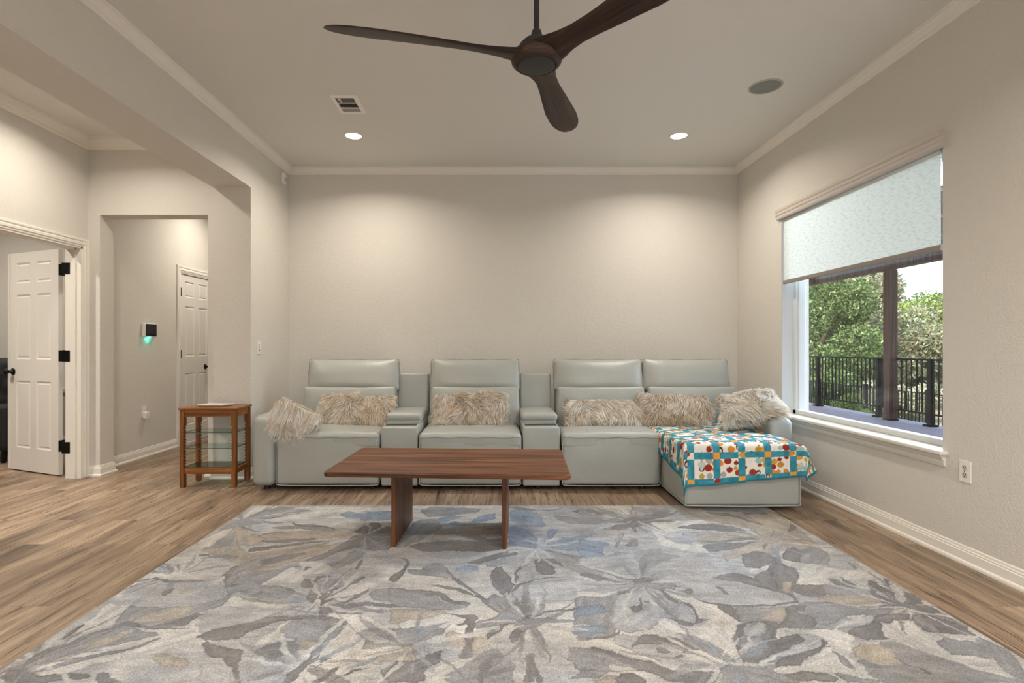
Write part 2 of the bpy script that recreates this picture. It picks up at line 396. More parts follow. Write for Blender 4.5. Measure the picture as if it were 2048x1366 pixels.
# door casings (profiled) -- jamb liners and stops
def casing(name, X, y0, y1, z1, thick, sgn=1, wd=.07):
    m = MB()
    pr = [(0, 0), (0, .010), (.012, .012), (.018, .017), (.036, .018), (.042, .014), (.052, .019), (.066, .020), (.070, .014), (.070, 0)]   # (across, out)
    sc = wd / .07
    # three mitred legs swept round the opening
    P = [(y0, 0), (y0, z1), (y1, z1), (y1, 0)]; N = [(-1, 0), (-1, 1), (1, 1), (1, 0)]; rings = []
    for (y, z), (ny, nz) in zip(P, N): rings.append([(X + sgn * o, y + ny * a * sc, z + nz * a * sc) for a, o in pr])
    k = len(pr); v = [q for r in rings for q in r]; f = []
    for i in range(3):
        for j in range(k): f.append((i * k + j, i * k + (j + 1) % k, (i + 1) * k + (j + 1) % k, (i + 1) * k + j))
    f += [tuple(range(k)), tuple(range(3 * k, 4 * k))]
    m.add(v, f)
    xa, xb = sorted((X, X - sgn * thick))
    e = .004
    m.box(xa - e, xb + e, y0 - .001, y0 + .016, 0, z1).box(xa - e, xb + e, y1 - .016, y1 + .001, 0, z1).box(xa - e, xb + e, y0, y1, z1 - .016, z1 + .001)
    c = X - sgn * thick * .45
    m.box(c - .018, c + .018, y0, y0 + .028, 0, z1 - .01).box(c - .018, c + .018, y1 - .028, y1, 0, z1 - .01).box(c - .018, c + .018, y0, y1, z1 - .028, z1)
    return struct(m.build(name, M_TRIM))
casing('trim_4', HX, DY0, DY1, DZ, T)
casing('trim_5', IX, CY0, CY1, CZ, .12)

# six-panel doors; local frame: x along the leaf from the hinge, y = 0 at the visible face (facing -y), z up
def door_leaf(w_, h_):
    t = .035; m = MB(); st = .108 * w_ / .74; ms = .09
    rows = [(.0, .21), (.83, 1.03), (1.63, 1.735), (1.925, h_)]
    m.box(0.002, w_ - .002, .009, t - .009, .002, h_ - .002)
    for x0, x1 in ((0, st), (w_ - st, w_)): m.box(x0, x1, 0, t, 0, h_)
    for z0, z1 in rows: m.box(st, w_ - st, 0, t, z0, z1)
    cx = w_ / 2
    for (a, b) in ((.21, .83), (1.03, 1.63), (1.735, 1.925)):
        m.box(cx - ms / 2, cx + ms / 2, 0, t, a, b)
        for x0, x1 in ((st, cx - ms / 2), (cx + ms / 2, w_ - st)):
            for ya, yb, yc in ((0, .009, .002), (t, t - .009, t - .002)):
                # sloping sticking round the opening, and the raised field
                q = .016; R1 = [(x0, a), (x1, a), (x1, b), (x0, b)]; R2 = [(x0 + q, a + q), (x1 - q, a + q), (x1 - q, b - q), (x0 + q, b - q)]
                e = .012; R3 = [(x0 + q + e, a + q + e), (x1 - q - e, a + q + e), (x1 - q - e, b - q - e), (x0 + q + e, b - q - e)]
                v = [(x, ya, z) for x, z in R1] + [(x, yb, z) for x, z in R2] + [(x, yc, z) for x, z in R3]
                f = [(i, (i + 1) % 4, 4 + (i + 1) % 4, 4 + i) for i in range(4)] + [(4 + i, 4 + (i + 1) % 4, 8 + (i + 1) % 4, 8 + i) for i in range(4)] + [(8, 9, 10, 11)]
                m.add(v, f)
    return m
def knob_mb(x, z, side=-1, y=0):
    m = MB(); M = Matrix.Translation((x, y, z)) @ Matrix.Rotation(R(90 if side < 0 else -90), 4, 'X')
    m.lathe([(0, 0), (.033, 0), (.033, .006), (.026, .011), (.012, .014), (.011, .034), (.020, .040), (.028, .050), (.028, .060), (.020, .069), (0, .071)], n=24, M=M)
    return m
def door(name, label, w_, h_, loc, ang, knob_x=.685, knob_z=.925, zoff=.012):
    t = bpy.data.objects.new(name, None); C.objects.link(t); t.location = loc; t.rotation_euler[2] = ang
    ORG[t.name] = (0, 0, 0); struct(t); t['label'] = label; t['category'] = 'door'
    M = Matrix.Translation((0, 0, zoff)); d = door_leaf(w_, h_ - zoff); q = MB(); q.add(np.concatenate(d.v), d.f, M)
    q.build('door_leaf', M_DOOR, t, fixn=True)
    k = knob_mb(knob_x, knob_z).build('door_knob', M_BLACK, t, smooth=True); k['label'] = 'dark bronze knob'
    return t
# open leaf of the double doors: hinge corner and latch corner of the visible face
HA = Vector((-3.890, 4.722, 0)); LA = Vector((-4.572, 4.990, 0))
ang = math.atan2(LA.y - HA.y, LA.x - HA.x)
# mirrored frame: the visible face must look towards -y, so build with x from the latch to the hinge
d1 = door('door_1', 'open white six-panel door with black hinges, swung into the far room', (HA - LA).length, 2.03, (LA.x, LA.y, 0), math.atan2(HA.y - LA.y, HA.x - LA.x), knob_x=.062)
for z in (.27, 1.075, 1.845):
    m = MB(); w_ = (HA - LA).length
    m.rbox(w_ - .002, w_ + .0025, .000, .035, z - .05, z + .05, .002, 2)          # plate on the door edge
    iv = Matrix.Rotation(-d1.rotation_euler[2], 4, 'Z') @ Matrix.Translation((-LA.x, -LA.y, 0))
    m.rbox(-3.770, -3.733, 4.6515, 4.6555, z - .05, z + .05, .0015, 1, None, iv)      # plate on the jamb
    m.rbox(-3.805, -3.768, 4.651, 4.657, z - .050, z + .050, .0015, 1, None, iv)
    m.cyl((w_ + .006, .040, z - .052), (w_ + .006, .040, z + .052), .007, n=12)
    m.rbox(w_ - .001, w_ + .012, .033, .041, z - .05, z + .05, .002, 2)
    o = m.build('hinge', M_BLACK, d1); o['label'] = 'black butt hinge'
m = MB().box(-.012, .006, -.006, .041, .012, 2.028).build('astragal', M_DOOR, d1)
d2 = door('door_2', 'closed white six-panel door in the passage', CY1 - CY0 - .036, 2.012, (IX - .006, CY0 + .018, 0), R(90), knob_x=.535, knob_z=.905)
for z in (.27, 1.07, 1.80):
    o = MB().cyl((-.002, -.008, z - .05), (-.002, -.008, z + .05), .007, n=12).box(-.010, .012, -.006, -.001, z - .05, z + .05).build('hinge', M_BLACK, d2); o['label'] = 'black butt hinge'

# ---------------------------------------------------------------- window
t = bpy.data.objects.new('window_1', None); C.objects.link(t); t.location = (XR + .12, (WY0 + WY1) / 2, WZ0); struct(t)
ORG[t.name] = tuple(t.location); t['label'] = 'large picture window over the chaise, half covered by a roller shade'; t['category'] = 'window'
m = MB(); x0, x1 = XR + .10, XR + .165
for a, b, c, d in ((WY0, WY0 + .045, WZ0, WZ1), (WY1 - .045, WY1, WZ0, WZ1), (WY0, WY1, WZ0, WZ0 + .038), (WY0, WY1, WZ1 - .045, WZ1)):
    m.box(x0, x1, a, b, c, d)
    m.box(x0 + .02, x1 + .012, a - .0 if a == WY0 else a - .012, b + (.012 if a == WY0 else 0), c, d) if d - c > 1 else None
m.build('window_frame', M_VINYL, t, bevel=.004)
MB().box(XR + .142, XR + .146, WY0 + .03, WY1 - .03, WZ0 + .03, WZ1 - .03).build('window_pane', M_GLASS, t)
# stool and apron
m = MB().rbox(XR - .045, XR + .10, WY0 - .035, WY1 + .06, WZ0 - .022, WZ0 + .002, .008, 2)
st_ = m.build('window_stool', M_SILLSTONE, t, smooth=True)
m = MB(); pr = [(0, -.085), (.010, -.085), (.013, -.070), (.013, -.052), (.020, -.046), (.026, -.034), (.030, -.020), (0, -.020)]
m.sweep([(XR, WY1 + .045), (XR, WY0 - .018)], [(o, WZ0 + z) for o, z in pr], -1)
m.build('window_apron', M_SILLSTONE, t)
MB().box(XR + .004, XR + .10, WY1 - .006, WY1 - .0005, WZ0, WZ1).box(XR + .004, XR + .10, WY0 + .0005, WY0 + .006, WZ0, WZ1).build('window_reveal', M_VINYL, t)

# roller shade
t = thing('roller_shade', 'white textured roller shade half drawn over the window, under a moulded valance', 'window shade', (XR, 3.8, 2.27))
sy0, sy1, sz = 2.994, 4.625, 1.715
P = np.array([[(XR + .012 + .0012 * math.sin(z * 5), y, z) for z in np.linspace(sz, 2.275, 12)] for y in np.linspace(sy0, sy1, 20)])
sm = bpy.data.materials.new('shade_fabric'); sm.use_nodes = True; tt = sm.node_tree; tt.nodes.remove(tt.nodes['Principled BSDF'])
tc = nd(tt, 'ShaderNodeTexCoord'); mp = nd(tt, 'ShaderNodeMapping'); mp.inputs['Scale'].default_value = (1, 26, 95); mp.inputs['Rotation'].default_value = (R(14), 0, 0)
nz = nd(tt, 'ShaderNodeTexNoise'); nz.inputs['Scale'].default_value = 1; nz.inputs['Detail'].default_value = 5
tt.links.new(tc.outputs['Object'], mp.inputs[0]); tt.links.new(mp.outputs[0], nz.inputs['Vector'])
rp = nd(tt, 'ShaderNodeValToRGB'); rp.color_ramp.elements[0].position = .36; rp.color_ramp.elements[0].color = (.66, .73, .70, 1)
rp.color_ramp.elements[1].position = .52; rp.color_ramp.elements[1].color = (.78, .84, .81, 1); tt.links.new(nz.outputs[0], rp.inputs[0])
df = nd(tt, 'ShaderNodeBsdfDiffuse'); tl = nd(tt, 'ShaderNodeBsdfTranslucent'); mx = nd(tt, 'ShaderNodeMixShader'); mx.inputs[0].default_value = .14
tt.links.new(rp.outputs[0], df.inputs[0]); tt.links.new(rp.outputs[0], tl.inputs[0]); tt.links.new(df.outputs[0], mx.inputs[1]); tt.links.new(tl.outputs[0], mx.inputs[2])
tt.links.new(mx.outputs[0], tt.nodes['Material Output'].inputs[0])
MB().grid(P).build('shade_fabric', sm, t, fixn=False)
M_HEM = mat('shade_hem', (.30, .26, .235), .7, bump=.4, bscale=400)
hem = MB().rbox(XR + .006, XR + .019, sy0 - .002, sy1 + .002, sz - .014, sz + .020, .006, 3).build('hem_bar', M_HEM, t)
MB().rbox(XR + .003, XR + .020, sy0 - .009, sy0 - .001, sz - .015, sz + .021, .003, 1).build('end_cap', mat('hem_cap', (.42, .35, .30), .5), hem)
m = MB(); pr = [(0, 2.272), (.026, 2.272), (.030, 2.282), (.030, 2.300), (.036, 2.306), (.036, 2.322), (.031, 2.328), (.038, 2.340), (.038, 2.358), (0, 2.358)]
m.sweep([(XR, 4.682), (XR, 2.948)], [(o * .92, z) for o, z in pr], -1)
m.build('valance', mat('valance_paint', (.60, .535, .48), .5), t)
MB().cyl((XR + .028, sy0 + .01, 2.262), (XR + .028, sy1 - .01, 2.262), .020, n=20).build('roller_tube', M_VINYL, t, smooth=True)
MB().cyl((XR + .028, sy0 - .012, 2.262), (XR + .028, sy0 + .01, 2.262), .017, n=16).rbox(XR + .008, XR + .05, sy0 - .018, sy0 - .012, 2.20, 2.29, .002, 1).build('bracket', mat('bracket_grey', (.45, .47, .45), .4), t, smooth=False)

# ---------------------------------------------------------------- ceiling fittings
def downlight(x, y, energy, label, grp='recessed ceiling lights'):
    t = thing('recessed_light', label, 'ceiling light', (x, y, H), grp)
    MB().lathe([(.083, 0), (.083, -.004), (.070, -.007), (.066, -.003), (.066, .0)], (x, y, H), 32).build('trim_ring', M_TRIM, t, smooth=True)
    MB().lathe([(.0, -.0055), (.067, -.0045)], (x, y, H), 32).build('lens', M_LAMP, t)
    light('downlight_lamp', 'AREA', (x, y, H - .012), energy, WARM, size=.13, disk=True, spread=150)
    return t
LY = 4.636
downlight(-1.238, LY, E_DOWN, 'glowing round recessed light, the one near the air vent')
downlight(1.609, LY, E_DOWN, 'glowing round recessed light on the window side, far from the vent')
for x, y, lb in ((-1.25, .9, 'recessed ceiling light behind the fan, nearer the hall'), (1.62, .9, 'recessed ceiling light behind the fan, nearer the window wall'), (-1.25, -1.4, 'rearmost recessed ceiling light, nearer the hall'), (1.62, -1.4, 'rearmost recessed ceiling light, nearer the window wall')):
    downlight(x, y, E_DOWN_NEAR, lb, 'recessed lights out of view')
downlight(-3.02, 3.9, E_HALL, 'recessed ceiling light in the hall by the double doors', 'recessed lights out of view')
downlight(-3.02, 1.2, E_HALL * .7, 'recessed ceiling light at the near end of the hall', 'recessed lights out of view')
downlight(-3.05, 6.35, E_HALL * 1.1, 'recessed ceiling light in the passage', 'recessed lights out of view')
downlight(-4.7, 3.3, E_HALL * 3.6, 'unseen ceiling light added in the far room to brighten the open door', 'recessed lights out of view')  # added lamp, brightens the face of the open door
downlight(-5.5, 5.1, E_HALL * 1.6, 'recessed ceiling light in the far room above the dark sofa', 'recessed lights out of view')

# air vent
t = thing('air_vent', 'small white rectangular ceiling air vent with a dark slatted centre', 'air vent', (-1.114, 4.03, H))
x0, x1, y0, y1 = -1.214, -1.014, 3.885, 4.182
m = MB(); z0 = H - .008
m.box(x0, x1, y0, y0 + .038, z0, H).box(x0, x1, y1 - .026, y1, z0, H).box(x0, x0 + .026, y0 + .038, y1 - .026, z0, H).box(x1 - .034, x1, y0 + .038, y1 - .026, z0, H)
b1, b2 = y0 + .118, y0 + .205
m.box(x0 + .026, x1 - .034, b1 - .006, b1 + .006, z0, H).box(x0 + .026, x1 - .034, b2 - .006, b2 + .006, z0, H)
m.build('vent_frame', mat('vent_paint', (.88, .83, .78), .5), t)
MB().box(x0 + .01, x1 - .01, y0 + .01, y1 - .01, H - .0012, H - .0004).build('duct_shade', mat('duct_shade_black', (.006, .006, .006), .9), t)  # flat black sheet painted as the unlit depth above the slats
lm = {1: mat('louvre_shadow', (.14, .115, .10), .6), -1: mat('louvre_lit', (.36, .32, .30), .6)}  # one bank shaded, one lit: the difference is put into the colours
for ya, yb, d in ((y0 + .04, b1 - .006, 1), (b2 + .006, y1 - .028, -1)):
    m = MB()
    for i in range(9):
        y = ya + (yb - ya) * (i + .5) / 9; q = (yb - ya) / 9
        m.box(x0 + .026, x1 - .034, y - q * .40, y + q * .40, H - .0055 - (.0012 if d < 0 else 0), H - .003)
    m.build('end_louvre', lm[d], t)
for i in range(9):
    x = x0 + .030 + (x1 - x0 - .064) * (i + .5) / 9
    MB().box(x - .0012, x + .0012, b1 + .006, b2 - .006, H - .0075, H - .001).build('slat', mat('slat_grey', (.10, .105, .10), .6) if i == 0 else bpy.data.materials['slat_grey'], t)
MB().box(x0 + .045, x0 + .062, y0 + .046, y0 + .068, H - .010, H - .0075).box(x0 + .058, x0 + .064, y0 + .04, y0 + .1, H - .011, H - .009).build('damper_lever', M_PLATE, t)

# ceiling speaker
t = thing('ceiling_speaker', 'round in-ceiling speaker with a grey-green grille', 'speaker', (1.921, 3.764, H))
MB().lathe([(.112, 0), (.112, -.004), (.106, -.007), (.101, -.006), (.099, -.001), (.099, 0)], (1.921, 3.764, H), 48).build('rim', M_SPKRING, t, smooth=True)
MB().lathe([(0, -.006), (.06, -.0058), (.094, -.0046), (.099, -.0015)], (1.921, 3.764, H), 48).build('grille', M_SPEAKER, t, smooth=True)

# ---------------------------------------------------------------- ceiling fan
FX, FY = .188, 2.40
t = thing('ceiling_fan', 'large three-blade ceiling fan with dark wood blades on a black downrod', 'ceiling fan', (FX, FY, H))
MB().lathe([(.0, 0), (.062, 0), (.062, -.012), (.050, -.045), (.022, -.060), (0, -.060)], (FX, FY, H), 32).build('canopy', M_FANDARK, t, smooth=True)
MB().cyl((FX, FY, 2.57), (FX, FY, H - .04), .0125, n=20).build('downrod', M_FANDARK, t, smooth=True)
MB().lathe([(.0, 2.590), (.018, 2.590), (.021, 2.584), (.031, 2.546), (.031, 2.540), (0, 2.538)], (FX, FY, 0), 32).build('coupling', M_FANDARK, t, smooth=True)
MB().lathe([(0, 2.546), (.038, 2.546), (.062, 2.536), (.078, 2.518), (.084, 2.495), (.08, 2.47), (0, 2.47)], (FX, FY, 0), 40).build('motor_housing', M_FANDARK, t, smooth=True)
MB().lathe([(0, 2.495), (.080, 2.495), (.106, 2.484), (.117, 2.464), (.113, 2.444), (.100, 2.430), (.088, 2.4245), (.086, 2.430), (0, 2.430)], (FX, FY, 0), 48).build('hub', M_FANWOOD, t, smooth=True)
MB().lathe([(0, 2.4235), (.075, 2.4238), (.0835, 2.4255), (.0835, 2.434)], (FX, FY, 0), 48).build('hub_cap', M_FANDARK, t, smooth=True)
def blade():
    """local: x outwards, y = +chord side (raised), z up"""
    S = 46; K = 26; P = np.zeros((S, K, 3)); RT = .925
    for i in range(S):
        u = i / (S - 1); s_ = 1 - (1 - u) ** 1.9 if u > .0 else 0
        s_ = u * .35 + s_ * .65; x = .055 + (RT - .055) * s_
        q = (x - .055) / (RT - .055)
        c = np.interp(q, [0, .06, .12, .2, .3, .45, .6, .75, .86, .93, .97, .99, 1.0], [.170, .150, .118, .102, .106, .130, .152, .160, .146, .118, .086, .052, .004])
        off = np.interp(q, [0, .15, .35, .6, .8, 1.0], [0, .004, .012, .016, .012, .004])
        pitch = R(np.interp(q, [0, .12, .3, .6, 1], [13, 16, 18, 17, 15]))
        th = np.interp(q, [0, .1, .25, .6, .95, 1], [.044, .034, .021, .014, .009, .003])
        zc = np.interp(q, [0, .15, .4, 1], [2.468, 2.474, 2.482, 2.494])
        for k in range(K):
            a = 2 * math.pi * k / K; cy = math.cos(a); sy = math.sin(a)
            y = -off + c / 2 * cy; z = th / 2 * math.copysign(abs(sy) ** .8, sy)
            P[i, k] = (x, y * math.cos(pitch) - z * math.sin(pitch), zc + y * math.sin(pitch) + z * math.cos(pitch))
    m = MB(); idx = np.arange(S * K).reshape(S, K); F = []
    for i in range(S - 1):
        for k in range(K): F.append((idx[i, k], idx[i, (k + 1) % K], idx[i + 1, (k + 1) % K], idx[i + 1, k]))
    F += [tuple(idx[0]), tuple(idx[-1][::-1])]
    return m.add(P.reshape(-1, 3), F)
bm0 = blade(); Vb = np.concatenate(bm0.v)
Vb[:, 1] *= -1                                    # raised side towards decreasing angle
Vb[:, 2] -= H
q = MB(); q.add(Vb, bm0.f)
b0 = q.build('fan_blade', M_FANWOOD, None, smooth=True)
for i, a in enumerate((72, 191, -49)):
    b = b0 if i == 0 else b0.copy()
    if i: C.objects.link(b)
    b.parent = t; b.rotation_euler[2] = R(a)

# ---------------------------------------------------------------- wall fittings
def plate_box(x0, x1, y0, y1, z0, z1): return MB().rbox(x0, x1, y0, y1, z0, z1, .003, 1)
t = thing('wall_outlet', 'white duplex outlet on the right wall below the window sill end', 'outlet', (XR, 2.822, .4926))
MB().rbox(XR - .006, XR, 2.822 - .036, 2.822 + .036, .4926 - .058, .4926 + .058, .003, 1).build('cover_plate', M_PLATE, t)
M_SOCK = mat('socket_ivory', (.62, .55, .42), .5)
for dz in (-.0195, .0195):
    o = MB().lathe([(0, .008), (.014, .008), (.0165, .006), (.0165, 0)], n=24, M=Matrix.Translation((XR - .0, 2.822, .4926 + dz)) @ Matrix.Rotation(R(-90), 4, 'Y')).build('socket', M_SOCK, t)
    m = MB()
    for dy in (-.0062, .0062): m.box(XR - .0086, XR - .0075, 2.822 + dy - .0014, 2.822 + dy + .0014, .4926 + dz + .001, .4926 + dz + .010)
    m.cyl((XR - .0086, 2.822, .4926 + dz - .007), (XR - .0075, 2.822, .4926 + dz - .007), .0028, n=10)
    m.build('slots', M_BLACK, o)
MB().cyl((XR - .0085, 2.822, .4926), (XR - .005, 2.822, .4926), .0028, n=10).build('screw', M_TRAY, t)

t = thing('light_switch', 'white wall switch plate with a small toggle on the left wall above the sofa arm', 'light switch', (XL, 4.794, 1.150))
plate_box(XL, XL + .006, 4.794 - .037, 4.794 + .037, 1.150 - .060, 1.150 + .060).build('cover_plate', M_PLATE, t)
MB().box(XL + .005, XL + .0085, 4.794 - .012, 4.794 + .012, 1.150 - .028, 1.150 + .028).build('gap_shade', mat('switch_shadow', (.10, .10, .09), .6), t)  # dark block paints the shade in the gap round the toggle
MB().rbox(XL + .006, XL + .018, 4.794 - .0085, 4.794 + .0115, 1.150 - .024, 1.150 + .024, .003, 1).build('toggle', M_PLATE, t)

t = thing('motion_sensor', 'small white motion sensor high in the corner under the crown moulding', 'sensor', (XL, 5.32, 2.845))
MB().rbox(XL, XL + .035, 5.32 - .032, 5.32 + .032, 2.845 - .055, 2.845 + .055, .012, 2).build('housing', M_PLATE, t, smooth=True)
MB().rbox(XL + .030, XL + .038, 5.32 - .020, 5.32 + .020, 2.845 - .030, 2.845 + .012, .006, 2).build('lens_window', mat('sensor_lens', (.5, .49, .45), .3), t, smooth=True)

t = thing('wall_control_panel', 'white wall-mounted touch panel with a dark screen and teal glow beneath', 'control panel', (IX, 5.61, 1.33))
MB().rbox(IX, IX + .034, 5.515, 5.712, 1.257, 1.408, .012, 2).build('housing', M_PLATE, t, smooth=True)
MB().rbox(IX + .033, IX + .037, 5.532, 5.707, 1.272, 1.398, .002, 1).build('screen', mat('screen_black', (.015, .015, .017), .25), t)
MB().box(IX + .037, IX + .0375, 5.535, 5.704, 1.274, 1.287).build('lower_band', M_BLACK, t)
MB().rbox(IX + .006, IX + .022, 5.585, 5.625, 1.250, 1.258, .003, 1).build('indicator', mat('teal_led', (.1, .9, .75), .4, emit=(.05, .85, .65), estr=9), t)
light('indicator_glow', 'POINT', (IX + .028, 5.605, 1.243), .10, (.05, 1, .72)).data.shadow_soft_size = .01

t = thing('wall_outlet', 'white outlet with a plug-in adapter on the passage wall below the touch panel', 'outlet', (IX, 5.55, .48))
MB().rbox(IX, IX + .006, 5.515, 5.587, .422, .538, .003, 1).build('cover_plate', M_PLATE, t)
MB().rbox(IX + .006, IX + .045, 5.527, 5.583, .405, .476, .006, 2).build('adapter', M_PLATE, t, smooth=True)
# ---------------------------------------------------------------- rug
def vnoise(x, y, s, seed):
    rs = np.random.RandomState(seed); G = rs.rand(64, 64)
    a = x * s; b = y * s; i = np.floor(a).astype(int); j = np.floor(b).astype(int); u = a - i; v = b - j
    u = u * u * (3 - 2 * u); v = v * v * (3 - 2 * v); g = lambda p, q: G[p % 64, q % 64]
    return g(i, j) * (1 - u) * (1 - v) + g(i + 1, j) * u * (1 - v) + g(i, j + 1) * (1 - u) * v + g(i + 1, j + 1) * u * v
def inside(px, py, poly):
    r = np.zeros(px.shape, bool); n = len(poly)
    for i in range(n):
        x0, y0 = poly[i]; x1, y1 = poly[(i + 1) % n]
        if y0 == y1: continue
        c = ((y0 > py) != (y1 > py)) & (px < (x1 - x0) * (py - y0) / (y1 - y0) + x0)
        r ^= c
    return r
def smooth_poly(P, k=4):
    P = np.array(P, float); n = len(P); out = []
    for i in range(n):
        a, b, c, d = P[i - 1], P[i], P[(i + 1) % n], P[(i + 2) % n]
        for j in range(k):
            t_ = j / k
            cr = .5 * ((2 * b) + (c - a) * t_ + (2 * a - 5 * b + 4 * c - d) * t_ ** 2 + (-a + 3 * b - 3 * c + d) * t_ ** 3)
            out.append(.6 * cr + .4 * (b * (1 - t_) + c * t_))
    return out
RX0, RX1, RY0, RY1 = -1.755, 1.945, 1.09, 3.832
DYE = {'K': (.155, .145, .143), 'M': (.215, .210, .213), 'L': (.300, .297, .300), 'C': (.425, .405, .378), 'T': (.30, .262, .218), 'B': (.19, .225, .275)}
